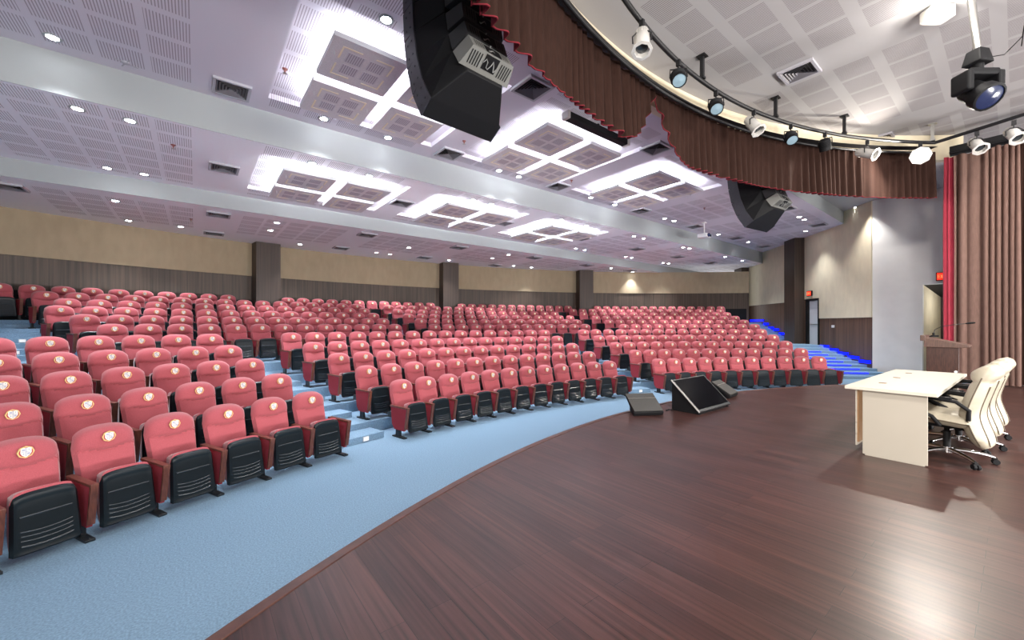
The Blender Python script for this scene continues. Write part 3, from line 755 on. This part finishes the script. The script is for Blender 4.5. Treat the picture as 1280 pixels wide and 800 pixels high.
# stage lamps
def lamp_base(p, label, group, col):
    t = thing('stage_lamp', label, 'stage lamp', p, (0, 0, 0), group)
    m = M(); m.box((0, 0, -.0), (.05, .07, .10)); m.tube([(0, 0, -.04), (0, 0, -.12)], .012); m.build('clamp', 'blackmetal', t, bevel=.006)
    return t
def par_can(p, d, label, lit=False, L=.42, r=.105):
    t = lamp_base(p, label, 'white stage lamps', 'w')
    R = aim(d).to_4x4(); T = Matrix.Translation((0, 0, -.26)) @ R
    m = M(); m.lathe([(0, .26), (.05, .255), (r * .86, .20), (r * .9, .10), (r, .08), (r, -.16), (r * .97, -.165), (r * .97, -.12), (0, -.12)], 22, T=T)
    for q in range(8): m.box((r * .9 * cos(q * PI / 4), r * .9 * sin(q * PI / 4), .15), (.012, .012, .06), T=T)
    m.build('can', 'parwhite', t, smooth=40)
    m = M(); m.lathe([(r * 1.0, -.16), (r * 1.40, -.165), (r * 1.42, -.185), (r * 1.02, -.19), (r * 1.0, -.16)], 8, T=T); b = m.build('filter_frame', 'parwhite', t)
    m = M(); m.lathe([(0, -.10), (r * .93, -.10), (r * .93, -.115), (r * .5, -.135), (0, -.14)], 20, T=T); m.build('lens', 'lamplit' if lit else 'lensglass', t, smooth=50)
    a = R.to_3x3() @ Vector((1, 0, 0)); m = M()
    m.tube([Vector((0, 0, -.26)) + a * (r + .02), Vector((0, 0, -.16)) + a * (r + .025), Vector((0, 0, -.11)) + a * .06, Vector((0, 0, -.11)) - a * .06, Vector((0, 0, -.16)) - a * (r + .025), Vector((0, 0, -.26)) - a * (r + .02)], .011, 6)
    m.build('yoke', 'blackmetal', t)
    return t
def black_lamp(p, d, label):
    t = lamp_base(p, label, 'black stage lamps', 'b')
    R = aim(d).to_4x4(); T = Matrix.Translation((0, 0, -.24)) @ R; r = .115
    m = M(); m.lathe([(0, .15), (.07, .15), (.09, .12), (r, .10), (r, -.12), (r * .93, -.12), (r * .93, -.09), (0, -.09)], 22, T=T)
    for q in range(5): m.lathe([(r, .07 - q * .025), (r + .012, .065 - q * .025), (r, .06 - q * .025)], 18, T=T)
    m.build('housing', 'matblack', t, smooth=40)
    m = M(); m.lathe([(0, -.095), (r * .9, -.095), (r * .9, -.105), (0, -.118)], 20, T=T); m.build('lens', 'lensblue', t, smooth=50)
    a = R.to_3x3() @ Vector((1, 0, 0)); m = M()
    m.tube([Vector((0, 0, -.24)) + a * (r + .02), Vector((0, 0, -.10)) + a * (r + .015), Vector((0, 0, -.10)) - a * (r + .015), Vector((0, 0, -.24)) - a * (r + .02)], .012, 6)
    m.build('yoke', 'blackmetal', t)
    return t
RT = Vector((.784, -.621, 0)); FW = Vector((.621, .784, 0)); UP = Vector((0, 0, 1))
def dv(r, f, u): return RT * r + FW * f + UP * u
par_can((-1.28, 11.50, PZ - .10), dv(-.12, -.35, -1), 'white stage lamp hanging at the left end of the curved pipe')
black_lamp((-.05, 11.63, PZ - .10), dv(-.1, -.6, -.8), 'black stage lamp with pale lens, first black one from left on the pipe')
black_lamp((1.32, 11.65, PZ - .10), dv(-.15, -.6, -.8), 'black stage lamp with pale lens, second black one from left on the pipe')
par_can((2.62, 11.49, PZ - .10), dv(.25, -.5, -.8), 'white stage lamp between two black lamps midway along the pipe')
black_lamp((3.88, 11.22, PZ - .10), dv(-.1, -.6, -.8), 'black stage lamp with pale lens, third black one from left on the pipe')
black_lamp((4.92, 10.87, PZ - .10), dv(.3, .2, -.8), 'black stage lamp turned away, fourth black one from left on the pipe')
par_can((6.18, 10.36, PZ - .10), dv(.35, -.75, -.45), 'white stage lamp pointing sideways, left of the lit lamp')
par_can((7.35, 9.60, PZ - .10), dv(-.7, -.72, -.28), 'lit white stage lamp glaring beside the curtain top', lit=True, r=.14)
par_can((7.55, 8.72, PZ - .10), dv(-.2, -.55, -.65), 'white stage lamp right of the lit lamp above the red curtain edge')
par_can((7.42, 8.20, PZ - .10), dv(-.2, -.55, -.65), 'rightmost white stage lamp under the thin pipe')
# moving-head lamp on a drop pole
t = thing('moving_head_lamp', 'black moving-head lamp on a drop pole with blue glowing lens', 'stage lamp', (2.92, 8.53, ZS))
m = M(); m.tube([(-.10, .06, 0), (0, 0, -.75)], .045, 12); m.build('drop_pole', 'steel', t, smooth=50)
m = M(); m.box((0, 0, -.86), (.27, .24, .22), rot=Rz(-.5), taper=(.7, .7)); m.tube([(0, 0, -.95), (0, 0, -1.10)], .07, 12); m.build('ballast_box', 'matblack', t, bevel=.02)
m = M()
for a in (-1, 1): m.box((RT.x * a * .23, RT.y * a * .23, -1.25), (.10, .26, .30), rot=Rz(-YAW))
m.box((0, 0, -1.12), (.44, .24, .10), rot=Rz(-YAW)); m.build('yoke', 'matblack', t, bevel=.03, seg=3)
T = Matrix.Translation((0, 0, -1.40)) @ aim(dv(-.05, -.8, -.75)).to_4x4()
m = M(); m.lathe([(0, .24), (.10, .24), (.15, .16), (.155, -.05), (.19, -.08), (.19, -.22), (.165, -.23), (.165, -.2), (0, -.2)], 16, T=T); m.build('lamp_head', 'matblack', t, smooth=40)
m = M(); m.lathe([(0, -.205), (.16, -.205), (.16, -.215), (.1, -.24), (0, -.25)], 20, T=T); m.build('lens', 'lensmover', t, smooth=50)
m = M(); m.tube([(.04, .04, -.05), (.09, .02, -.4), (.06, .05, -.75), (.13, 0, -.95), (.16, -.02, -1.1)], .012, 6); m.tube([(.1, -.08, -.86), (.35, -.25, -.80), (.62, -.42, -.5), (.66, -.45, -.2), (.60, -.41, -.65)], .007, 6); m.build('cable', 'matblack', t)
# flood lamp on the stage ceiling
t = thing('flood_lamp', 'bright flood lamp on the stage ceiling beside the moving-head lamp', 'stage lamp', (2.62, 8.92, ZS))
m = M(); m.box((0, 0, -.12), (.34, .22, .18), rot=Rz(-YAW)); m.box((0, 0, -.02), (.08, .08, .06)); m.build('housing', 'parwhite', t, bevel=.015)
T = Matrix.Translation((-.16, -.02, -.13)) @ aim(dv(-.5, -.75, -.5)).to_4x4()
m = M(); m.lathe([(0, 0), (.11, 0), (.11, -.03), (0, -.04)], 18, T=T); m.build('lens', 'lamplit', t)

# ------------------------------------------------------------------ hung speaker clusters
def speaker_array(loc, rz, label):
    t = thing('line_array_speaker', label, 'loudspeaker', loc, (0, 0, rz), 'hung speaker clusters')
    tilt = [0, 5, 12, 21, 32]; H = .40; p = Vector((.42, 2.02)); W = .52
    for i, a in enumerate(tilt):
        a = math.radians(a); d = Vector((-sin(a), -cos(a))); r = Vector((-cos(a), sin(a)))
        q = p + d * H; D = .70
        sh = .04
        f0, f1 = p + d * .012, q - d * .012
        b0, b1 = p + r * D + d * (sh + .02), q + r * D - d * sh
        m = M()
        c0, c1 = p + r * .25 + d * .012, q + r * .25 - d * .012
        # trapezoid in plan: wide front, narrower rear
        def sec(P0, P1, w): return [(-w, P0.x, P0.y), (w, P0.x, P0.y), (w, P1.x, P1.y), (-w, P1.x, P1.y)]
        vs = sec(f0, f1, W) + sec(c0, c1, W) + sec(b0, b1, W * .72)
        fs = [(0, 1, 2, 3), (8, 11, 10, 9)]
        for o_ in (0, 4):
            for k in range(4): fs.append((o_ + k, o_ + 4 + k, o_ + 4 + (k + 1) % 4, o_ + (k + 1) % 4))
        if i >= 3: vs[10] = (W * .50, *vs[10][1:]); vs[11] = (-W * .50, *vs[11][1:])
        m.add(vs, fs, 0)
        c = m.build('cabinet', 'matblack', t, bevel=.012)
        # rigging side plates with bolts
        m = M()
        for s in (-1, 1):
            e0, e1, e2, e3 = f0, f1, c1, c0
            x0, x1 = s * (W + .004), s * (W + .022)
            m.prism([(e0.x, e0.y), (e1.x, e1.y), (e2.x, e2.y), (e3.x, e3.y)], min(x0, x1), max(x0, x1), 'x')
            for u in (.25, .75):
                for v in (.3, .7):
                    k = e0 + (e1 - e0) * u + (e3 - e0) * v
                    m.lathe([(0, 0), (.014, 0), (.014, .008), (0, .008)], 8, T=Matrix.Translation((s * (W + .022), k.x, k.y)) @ Matrix.Rotation(s * PI / 2, 4, 'Y'))
        m.build('rigging_plate', 'rigplate', c)
        # amplifier module on the rear
        m = M(); n_ = r; mid = (b0 + b1) / 2; hgt = (b0 - b1).length; ax = (b0 - b1).normalized(); w = W * .70
        def Q(x, out, up): v = mid + n_ * out + ax * up; return (x, v.x, v.y)
        A_ = [Q(-w, .0, .46 * hgt), Q(w, .0, .46 * hgt), Q(w * .82, .24, .40 * hgt), Q(-w * .82, .24, .40 * hgt), Q(-w, .0, -.30 * hgt), Q(w, .0, -.30 * hgt), Q(w * .82, .24, -.25 * hgt), Q(-w * .82, .24, -.25 * hgt)]
        m.add(A_, [(0, 1, 2, 3), (3, 2, 6, 7), (0, 3, 7, 4), (1, 5, 6, 2), (4, 7, 6, 5)], 0)
        for s in (-1, 1):
            for k in range(4):
                x = s * (w * .36 + k * .035); m.add([Q(x - .006, .242, .30 * hgt), Q(x + .006, .242, .30 * hgt), Q(x + .006, .242, -.10 * hgt), Q(x - .006, .242, -.10 * hgt)], [(0, 1, 2, 3)], 1)
        m.add([Q(-w * .28, .243, .30 * hgt), Q(w * .34, .243, .30 * hgt), Q(w * .34, .243, -.20 * hgt), Q(-w * .28, .243, -.20 * hgt)], [(0, 1, 2, 3)], 1)
        if i >= 3:
            def F(x, t, o=.004): return Q(x, t * .24, (-.30 + .05 * t) * hgt - o)
            for s in (-1, 1):
                for k in range(5):
                    x = s * (w * .40 + k * .034); m.add([F(x - .007, .2), F(x + .007, .2), F(x + .007, .85), F(x - .007, .85)], [(0, 1, 2, 3)], 1)
            m.add([F(-w * .27, .25), F(w * .27, .25), F(w * .27, .95), F(-w * .27, .95)], [(0, 1, 2, 3)], 1)
        m.build('amplifier_module', ['ampgrey' if i == 4 else 'ampdark', 'matblack'], c)
        m = M()
        m.tube([Q(-.08, .21, .1 * hgt), Q(-.05, .25, -.12 * hgt), Q(.02, .24, .12 * hgt), Q(.08, .23, -.10 * hgt), Q(.12, .21, .2 * hgt)], .008, 6)
        m.tube([Q(.02, .20, .25 * hgt), Q(.0, .26, .3 * hgt), Q(.05, .18, .5 * hgt), Q(.06, .12, .9 * hgt)], .007, 6)
        if i >= 3: m.tube([F(-.10 + .02 * q, .55 + .22 * sin(q * 1.3), .012 + .01 * (q % 3)) for q in range(11)], .006, 6)
        m.build('cable', 'cable', c)
        # front grille
        m = M(); g0, g1 = p + d * .03, q - d * .03
        m.add([(-W * .94, g0.x - r.x * .006, g0.y - r.y * .006), (W * .94, g0.x - r.x * .006, g0.y - r.y * .006), (W * .94, g1.x - r.x * .006, g1.y - r.y * .006), (-W * .94, g1.x - r.x * .006, g1.y - r.y * .006)], [(0, 1, 2, 3)])
        m.build('grille', 'grille', c)
        p = q
    m = M(); m.box((0, .05, 2.07), (.9, .7, .06))
    for s in (-1, 1): m.tube([(s * .3, .05, 2.07), (s * .3, .05, 2.85)], .014, 6)
    m.build('hanging_frame', 'blackmetal', t)
    m = M(); m.tube([(.20, -.30, 2.6), (.22, -.36, 2.0), (.16, -.42, 1.4), (.20, -.47, 1.0)], .010, 6); m.tube([(.26, -.30, 2.6), (.30, -.38, 1.9), (.24, -.46, 1.3)], .010, 6); m.build('supply_cable', 'cable', t)
    return t
MT['rigplate'] = mat('rigging_plate_paint', (.028, .028, .036), .45, metal=.2)
speaker_array((-3.62, 12.72, 4.45), .06, 'huge black curved speaker cluster hanging near the top of the picture, cables at its rear')
speaker_array((5.35, 12.50, 4.42), -.12, 'smaller-looking black speaker cluster half hidden by the valance, further away')

# rolled screen housing under the front bay ceiling, and the projector
t = thing('ceiling_screen_housing', 'long slim black housing with pale end caps on the ceiling behind the valance', 'projection screen', (.55, 13.80, ZA - .14))
m = M(); m.box((0, 0, 0), (1.9, .17, .14)); m.box((0, 0, .10), (.06, .05, .08)); m.build('case', 'matblack', t, bevel=.015)
for s in (-1, 1): m = M(); m.box((s * .99, 0, 0), (.08, .18, .15)); m.build('end_cap', 'parwhite', t, bevel=.01)
t = thing('projector', 'white projector hanging from the ceiling near the far right downlights', 'projector', (10.75, 16.45, 5.83))
m = M(); m.box((0, 0, 0), (.46, .40, .17)); m.build('body', 'plate', t, bevel=.03, seg=3)
m = M(); m.tube([(0, 0, .08), (0, 0, ZA - 5.83)], .022, 8); m.box((0, 0, ZA - 5.84), (.16, .16, .02)); m.build('ceiling_mount', 'plate', t)
T = Matrix.Translation((-.06, -.2, -.0)) @ Matrix.Rotation(PI / 2, 4, 'X')
m = M(); m.lathe([(0, 0), (.075, 0), (.075, .05), (.06, .05), (.05, .03), (0, .03)], 16, T=T); m.build('lens', 'lensmover', t, smooth=40)
m = M(); m.box((.14, -.205, -.0), (.09, .02, .10)); m.build('connector_panel', 'matblack', t)

# ------------------------------------------------------------------ small wall things
def wall_box(s, d, z, size, name, mt, label, cat, bev=.006):
    x, y, _ = WP(s, d); m = M(); m.box((0, 0, 0), size); o = m.build(name, mt, loc=(x, y, z), rot=(0, 0, PI / 4), bevel=bev); tag(o, label, cat); return o
x, y, _ = WP(3.80, .075); t = thing('exit_sign', 'small lit red exit sign above the frosted door on the right wall', 'exit sign', (x, y, 3.56), (0, 0, PI / 4))
m = M(); m.box((0, 0, 0), (.36, .07, .26)); m.build('case', 'matblack', t, bevel=.01)
m = M(); m.box((0, .037, 0), (.31, .008, .21)); m.build('lit_face', 'exitred', t)
m = M()
def letters(m, s, w, y, z0, h, sx=1):            # strokes of E X I T
    st = .010
    xs = [(-1.5 + i) * w * 1.12 for i in range(4)]
    def bar(x0, z0_, x1, z1_):
        L = math.hypot(x1 - x0, z1_ - z0_); a = math.atan2(z1_ - z0_, x1 - x0)
        m.box((sx * (x0 + x1) / 2, y, (z0_ + z1_) / 2), (L + st, .004, st), rot=Matrix.Rotation(-a * sx, 3, 'Y'))
    for i, ch in enumerate(s):
        x = xs[i]; l, r_, b, t_ = x - w * .36, x + w * .36, z0 - h / 2, z0 + h / 2
        if ch == 'E':
            bar(l, b, l, t_)
            for q in (b, z0, t_): bar(l, q, r_, q)
        if ch == 'X': bar(l, b, r_, t_); bar(l, t_, r_, b)
        if ch == 'I': bar(x, b, x, t_)
        if ch == 'T': bar(x, b, x, t_); bar(l, t_, r_, t_)
letters(m, 'EXIT', .062, .043, 0, .10, -1); m.build('letters', 'exitglow', t)
t = thing('exit_sign', 'lit red exit sign above the stage-side passage, partly behind the red curtain edge', 'exit sign', (WX - .05, 9.78, 3.76), (0, 0, PI / 2))
m = M(); m.box((0, 0, 0), (.36, .07, .30)); m.build('case', 'matblack', t, bevel=.01)
m = M(); m.box((0, .037, 0), (.31, .008, .25)); m.build('lit_face', 'exitred', t)
m = M(); letters(m, 'EXIT', .062, .043, 0, .10, -1); m.build('letters', 'exitglow', t)
wall_box(2.2, .03, 1.96, (.17, .03, .11), 'switch_plate', 'plate', 'white switch plate on the dark wood wainscot beside the door', 'switch plate')
# blue light strips along the right stair
k = 0
def strip(s0, s1, z, label):
    x, y, _ = WP((s0 + s1) / 2, .045); m = M(); m.box((0, 0, 0), (s1 - s0, .03, .12), 0); m.box((0, 0, .0675), (s1 - s0, .05, .015), 1)
    o = m.build('led_strip', ['blueled', 'matblack'], loc=(x, y, z), rot=(0, 0, PI / 4)); tag(o, label, 'light strip', 'blue stair light strips')
for i in range(5): strip(.02 + i * .61, .02 + (i + 1) * .61 - .02, .56 + .119 * i, f'blue glowing strip on the side wall of the lower stair, {ORD[i + 1]} from bottom')
def stair_z(r): return max([z for q, z in STEPS if q <= r] or [0])
for i in range(8):
    sm = 5.5 + (i + .5) * .56; q = WP(sm); strip(5.5 + i * .56, 5.5 + (i + 1) * .56 - .03, stair_z(math.hypot(q[0], q[1])) + .13, f'blue glowing strip on the side wall of the upper stair, {ORD[i + 1]} from bottom')
# blue glow on the lower treads by the wall, put in as glowing bars
for i in range(1, 8):
    r, z = STEPS[i]; tw = wall_theta(r); a = pol(r - .012, tw - .055, z - .035); m = M(); m.box((0, 0, 0), (1.0, .02, .030))
    o = m.build('led_strip', 'blueled', loc=a, rot=(0, 0, -(tw - .055))); tag(o, f'blue glow put on a lower side stair tread as a bar, {ORD[i]} from bottom', 'light strip', 'blue glow on stair treads')
# white step lights
def step_light(t, r, z, label):
    x, y, _ = pol(r - .012, t); m = M(); m.box((0, 0, 0), (.11, .02, .075), 0); m.box((0, -.011, 0), (.085, .004, .05), 1)
    o = m.build('step_light', ['plate', 'steplight'], loc=(x, y, z), rot=(0, 0, -t)); tag(o, label, 'step light', 'step lights on the risers')
step_light(-.255, EDGE[2] - .46, .055, 'small white step light at the foot of the left stair aisle')
step_light(.268, EDGE[2] - .46, .055, 'small white step light at the foot of the right stair aisle')
for k, off, w in ((7, -.400, 'lowest'), (8, -.412, 'middle'), (9, -.400, 'highest')):
    step_light(off, EDGE[k] , ZROW[k] - .055, f'small white step light on the far left stair aisle, {w} of three')
for j, off, w in ((2, .80, 'lowest'), (5, .795, 'middle'), (8, .80, 'highest')):
    r, z = STEPS[j]; step_light(off, r, z - .05, f'small white step light on the blue-lit side stair, {w} of three')

# ------------------------------------------------------------------ on the stage
DX0, DX1, DY0, DY1 = -.54, 2.03, 8.69, 9.20
t = thing('desk', 'long cream panelled desk with three cable grommets, at the stage side', 'desk', (.745, 8.95, ST), (0, 0, -.02))
hx = (DX1 - DX0) / 2
m = M(); m.box((0, .03, .732), (2 * hx + .10, .72, .036)); m.build('tabletop', 'laminatetop', t, bevel=.004)
for s in (-1, 1): m = M(); m.box((s * (hx - .0125), -.005, .362), (.025, .50, .70)); m.box((s * (hx - .0125), -.005, .006), (.03, .46, .012)); m.build('side_panel', 'laminate', t, bevel=.002)
m = M(); m.box((0, .285, .42), (2 * hx, .018, .58), 1)
for q in range(5): m.box((0, .298, .155 + q * .128), (2 * hx + .004, .014, .122), 0)
m.build('modesty_panel', ['laminate', 'edgebrown'], t)
for x in (-.55, .22, 1.0): m = M(); m.lathe([(0, 0), (.035, 0), (.035, .004), (0, .004)], 18, T=Matrix.Translation((x - .22, .17, .750))); m.build('grommet', 'edgebrown', t)

def office_chair(loc, rz, label):
    t = thing('office_chair', label, 'office chair', loc, (0, 0, rz), 'cream chairs behind the desk')
    # local +y is forward
    m = M()
    def seat(u, v, top):
        a = 2 * u - 1; b = 2 * v - 1; e = max(0, (1 - a ** 6) * (1 - b ** 6)) ** .35
        return (a * .27, b * .27 + .06, .445 + (.075 * e + .012 * (b ** 2) if top else -.055 * e) + (.02 * b))
    m.grid(lambda u, v: seat(u, v, True), 14, 14); m.grid(lambda u, v: seat(u, v, False), 14, 14, flip=True)
    s = m.build('seat', 'leather', t, smooth=60, weld=True)
    m = M(); q = [(a * .268, b * .268 + .06, .447 + .02 * b) for a, b in [(-1, -.9), (-1, .9), (-.9, 1), (.9, 1), (1, .9), (1, -.9)]]; m.tube(q, .007, 6); m.build('seam_piping', 'piping', s)
    # backrest: S curve with a rolled head
    def cy(z):
        e = z - .52
        return -.185 - (.30 if e > 0 else .36) * (math.sqrt(e * e + .006) - .077)
    m = M(); Z0, Z1 = .19, 1.03
    def bk(u, v, fr):
        a = 2 * u - 1; z = Z0 + (Z1 - Z0) * v
        w = .255 - .03 * (2 * v - 1) ** 2 - (.07 * max(0, (.18 - v) / .18) ** 2) - .05 * max(0, (v - .62) / .38) - .04 * max(0, (v - .9) / .1) ** 2
        e = max(0., (1 - a ** 4) * (1 - (2 * v - 1) ** 10)) ** .45
        head = .035 * math.exp(-((z - .94) / .055) ** 2)
        groove = -.02 * math.exp(-((z - .855) / .014) ** 2)
        th = (.075 + head + groove) * e if fr else -(.075 + .7 * head + groove) * e
        return (a * w, cy(z) + th, z)
    m.grid(lambda u, v: bk(u, v, True), 14, 40); m.grid(lambda u, v: bk(u, v, False), 14, 40, flip=True)
    b = m.build('backrest', 'leather', t, smooth=60, weld=True)
    m = M()
    for s_ in (-1, 1):
        m.tube([(s_ * 1.005 * abs(bk(1, i / 20, True)[0]), cy(Z0 + (Z1 - Z0) * i / 20), Z0 + (Z1 - Z0) * i / 20) for i in range(1, 18)], .006, 6)
        m.tube([(s_ * .155, bk((1 + s_ * .62) / 2, i / 20, False)[1] - .002, Z0 + (Z1 - Z0) * i / 20) for i in range(1, 16)], .005, 6)
    m.build('seam_piping', 'piping', b)
    for s_ in (-1, 1):
        m = M(); x = s_ * .30
        m.tube([(x * .9, -.20, .48), (x, -.21, .58), (x, -.12, .655), (x, .05, .67), (x, .22, .64), (x, .27, .59), (x, .20, .555), (x, .05, .48), (x * .86, .0, .39)], .019, 8, 0)
        m.box((x, .05, .682), (.05, .28, .022), 0)
        m.build('armrest', 'matblack', t, smooth=50)
    m = M(); m.lathe([(0, .12), (.03, .12), (.03, .30), (.022, .30), (.022, .38), (0, .38)], 14); m.box((0, 0, .365), (.22, .26, .035)); m.box((0, -.16, .34), (.06, .2, .03)); m.build('gas_lift', 'matblack', t, smooth=40)
    m = M(); m.lathe([(0, .075), (.05, .075), (.05, .135), (0, .135)], 14)
    for k in range(5):
        a = k * 2 * PI / 5 + .15; ca, sa = cos(a), sin(a)
        m.tube([(ca * .03, sa * .03, .11), (ca * .15, sa * .15, .105), (ca * .29, sa * .29, .085), (ca * .345, sa * .345, .07)], [.026, .022, .017, .014], 8)
    m.build('star_base', 'chrome', t, smooth=50)
    for k in range(5):
        a = k * 2 * PI / 5 + .15; m = M()
        for o_ in (-1, 1): m.lathe([(0, -.011), (.026, -.011), (.029, 0), (.026, .011), (0, .011)], 14, T=Matrix.Translation((cos(a) * .35 - sin(a) * o_ * .017, sin(a) * .35 + cos(a) * o_ * .017, .029)) @ Matrix.Rotation(a, 4, 'Z') @ Matrix.Rotation(PI / 2, 4, 'X'))
        m.box((cos(a) * .345, sin(a) * .345, .055), (.03, .03, .03), rot=Rz(a)); m.build('caster', 'matblack', t, smooth=40)
    return t
c0 = office_chair((.0, 8.63, ST), -.12, 'cream leather office chair at the end of the desk, whole backrest in view')
dup(c0, (.745, 8.59, ST), (0, 0, -.11), 'cream leather office chair second along the desk, half hidden')
dup(c0, (1.49, 8.56, ST), (0, 0, -.10), 'cream leather office chair farthest along the desk, mostly hidden')

# lectern
t = thing('lectern', 'dark wooden lectern with a slanted top behind the desk', 'lectern', (4.95, 9.03, ST))
m = M(); m.box((0, .0, .50), (.52, .42, 1.0), taper=(1, 1)); m.build('body', 'lectern', t, bevel=.006)
m = M(); m.box((0, 0, .03), (.58, .50, .06)); m.build('base', 'lectern', t, bevel=.006)
m = M(); m.prism([(.24, 1.0), (.24, 1.19), (-.34, 1.05), (-.34, 1.015), (-.20, 1.0)], -.29, .29, 'x'); m.prism([(.29, 1.12), (.29, 1.225), (.22, 1.225), (.22, 1.12)], -.31, .31, 'x')
m.build('slanted_top', 'lecterntop', t, bevel=.006)
m = M(); m.lathe([(0, 0), (.022, 0), (.022, .02), (0, .02)], 12, T=Matrix.Translation((-.258, -.17, .56)) @ Matrix.Rotation(-PI / 2, 4, 'Y')); m.build('socket', 'plate', t)
t = thing('gooseneck_microphone', 'black gooseneck microphone bending over the lectern top', 'microphone', (4.85, 9.16, ST + 1.19))
m = M(); m.lathe([(0, 0), (.06, 0), (.055, .02), (.02, .035), (.018, .08), (0, .08)], 14); m.box((0, -.02, .02), (.08, .10, .03)); m.build('base', 'matblack', t, smooth=40)
m = M(); m.tube([(0, 0, .05), (0, -.02, .14), (0, -.10, .20), (0, -.25, .235), (0, -.42, .26)], .006, 6); m.build('gooseneck', 'blackmetal', t)
m = M(); m.tube([(0, -.41, .258), (0, -.43, .262), (0, -.50, .272), (0, -.53, .275)], [.010, .018, .018, .010], 10); m.build('capsule', 'matblack', t, smooth=50)

# stage monitor screen
t = thing('stage_monitor', 'large black flat monitor tilted on a floor stand between two wedge speakers', 'monitor', (.47, 11.50, ST))
ang = math.radians(44)
T = Matrix.Translation((0, -.235, .035)) @ Matrix.Rotation(ang, 4, 'X')
m = M(); m.box((0, .335, .0), (1.10, .66, .035), 0, T=T); m.build('casing', 'black', t, bevel=.006)
m = M(); m.add([(-.52, .05, .0185), (.52, .05, .0185), (.52, .645, .0185), (-.52, .645, .0185)], [(0, 1, 2, 3)], 0, T); m.build('screen', 'screen', t)
m = M(); m.box((-.553, .335, .010), (.006, .665, .018), 0, T=T); m.build('bezel_trim', 'parwhite', t)
m = M()
m.prism([(-.22, .0), (-.22, .02), (.235, .46), (.25, .46), (.25, 0)], -.51, -.47, 'x'); m.prism([(-.22, .0), (-.22, .02), (.235, .46), (.25, .46), (.25, 0)], .47, .51, 'x')
m.box((0, .24, .22), (1.0, .02, .40)); m.box((0, -.19, .015), (.9, .04, .03)); m.build('stand', 'matblack', t)
m = M(); m.tube([(-.58, .2, .02), (-.60, .24, .015), (-.64, .22, .03), (-.68, .26, .012)], .012, 6); o = m.build('plug_lead', 'matblack', loc=(.47, 11.5, ST)); tag(o, 'short black plug lead on the stage floor at the monitor corner', 'cable')
# wedge speakers
def wedge(loc, rz, label):
    t = thing('wedge_speaker', label, 'stage speaker', loc, (0, 0, rz), 'wedge speakers at the stage edge')
    m = M(); m.prism([(-.20, .0), (-.225, .055), (.13, .285), (.20, .25), (.20, .0)], -.25, .25, 'x'); m.v = [(x * (.5 if y > .15 else 1), y, z) for x, y, z in m.v]; m.build('cabinet', 'matblack', t, bevel=.01)
    d = Vector((.355, .23)).normalized(); n_ = Vector((-d.y, d.x))
    m = M(); a = Vector((-.222, .062)) + d * .01 + n_ * .004; b = Vector((.128, .287)) - d * .005 + n_ * .004
    m.prism([(a.x, a.y), (b.x, b.y), (b.x + n_.x * .012, b.y + n_.y * .012), (a.x + n_.x * .012, a.y + n_.y * .012)], -.24, .24, 'x'); g = m.build('grille', 'grille', t, bevel=.003)
    m = M(); c = a + (b - a) * .70 + n_ * .013; m.prism([(c.x, c.y), (c.x + d.x * .010, c.y + d.y * .010), (c.x + d.x * .010 + n_.x * .004, c.y + d.y * .010 + n_.y * .004), (c.x + n_.x * .004, c.y + n_.y * .004)], -.235, .235, 'x'); m.build('grille_bar', 'steel', g)
    return t
wedge((-.62, 11.93, ST), -.52, 'dark grey wedge speaker at the stage edge, left of the big monitor')
wedge((1.98, 11.83, ST), .12, 'dark grey wedge speaker right of the big monitor, partly hidden')

# ------------------------------------------------------------------ unseen fill lights added about the stage, light of the real lamps and render settings
for x, y in ((-4.5, 7.2), (1.2, 6.0), (6.2, 6.6), (-4.5, 1.5), (1.2, 1.0), (6.2, 1.5)):
    area((x, y, ZS - .04), E_STAGE, 1.2, .4, col=(1, .96, .91), name='stage_fill')  # unseen fill under the stage ceiling, added for brightness
spot((7.22, 9.50, PZ - .42), 700, 150, .6, (1, .93, .82), .1, dv(-.8, .1, -.35), 'stage_lamp_beam')
for x in (-7.5, 0., 7.5): area((x, -1.5, .9), 950, 3., .8, (0, .88, .48), (1, .97, .95), 'ceiling_fill')  # upward fill added behind the viewpoint to brighten the ceilings
spot((-10.5, 7.0, 5.8), 2900, 58, .6, (1, .95, .88), .3, (1, .13, -.13), 'side_fill')  # unseen fill added at the left to brighten the white wall
spot((14.15, 11.95, 6.88), 330, 84, .8, (1, .98, .95), .06, (0, 0, -1), 'wall_downlight')
l = bpy.data.lights.new('flood_spill', 'POINT'); l.energy = 40; l.shadow_soft_size = .1; l.color = (1, .96, .9); o = bpy.data.objects.new('flood_spill', l); C.objects.link(o); o.location = (2.35, 8.80, 6.62)
l = bpy.data.lights.new('passage_fill', 'POINT'); l.energy = 22; l.shadow_soft_size = .1; o = bpy.data.objects.new('passage_fill', l); C.objects.link(o); o.location = (15.5, 9.3, 2.9)  # unseen point light added to brighten the passage reveal
w = bpy.data.worlds.new('world'); bpy.context.scene.world = w; w.use_nodes = True
w.node_tree.nodes['Background'].inputs[0].default_value = (1, .97, .94, 1); w.node_tree.nodes['Background'].inputs[1].default_value = .95
sc = bpy.context.scene
sc.view_settings.view_transform = 'Standard'; sc.view_settings.look = 'None'; sc.view_settings.gamma = 1; sc.view_settings.use_curve_mapping = False
sc.view_settings.exposure = 0.55
sc.cycles.max_bounces = 7; sc.cycles.diffuse_bounces = 5; sc.cycles.glossy_bounces = 3; sc.cycles.sample_clamp_indirect = 4; sc.cycles.caustics_reflective = False
sc.cycles.use_denoising = True
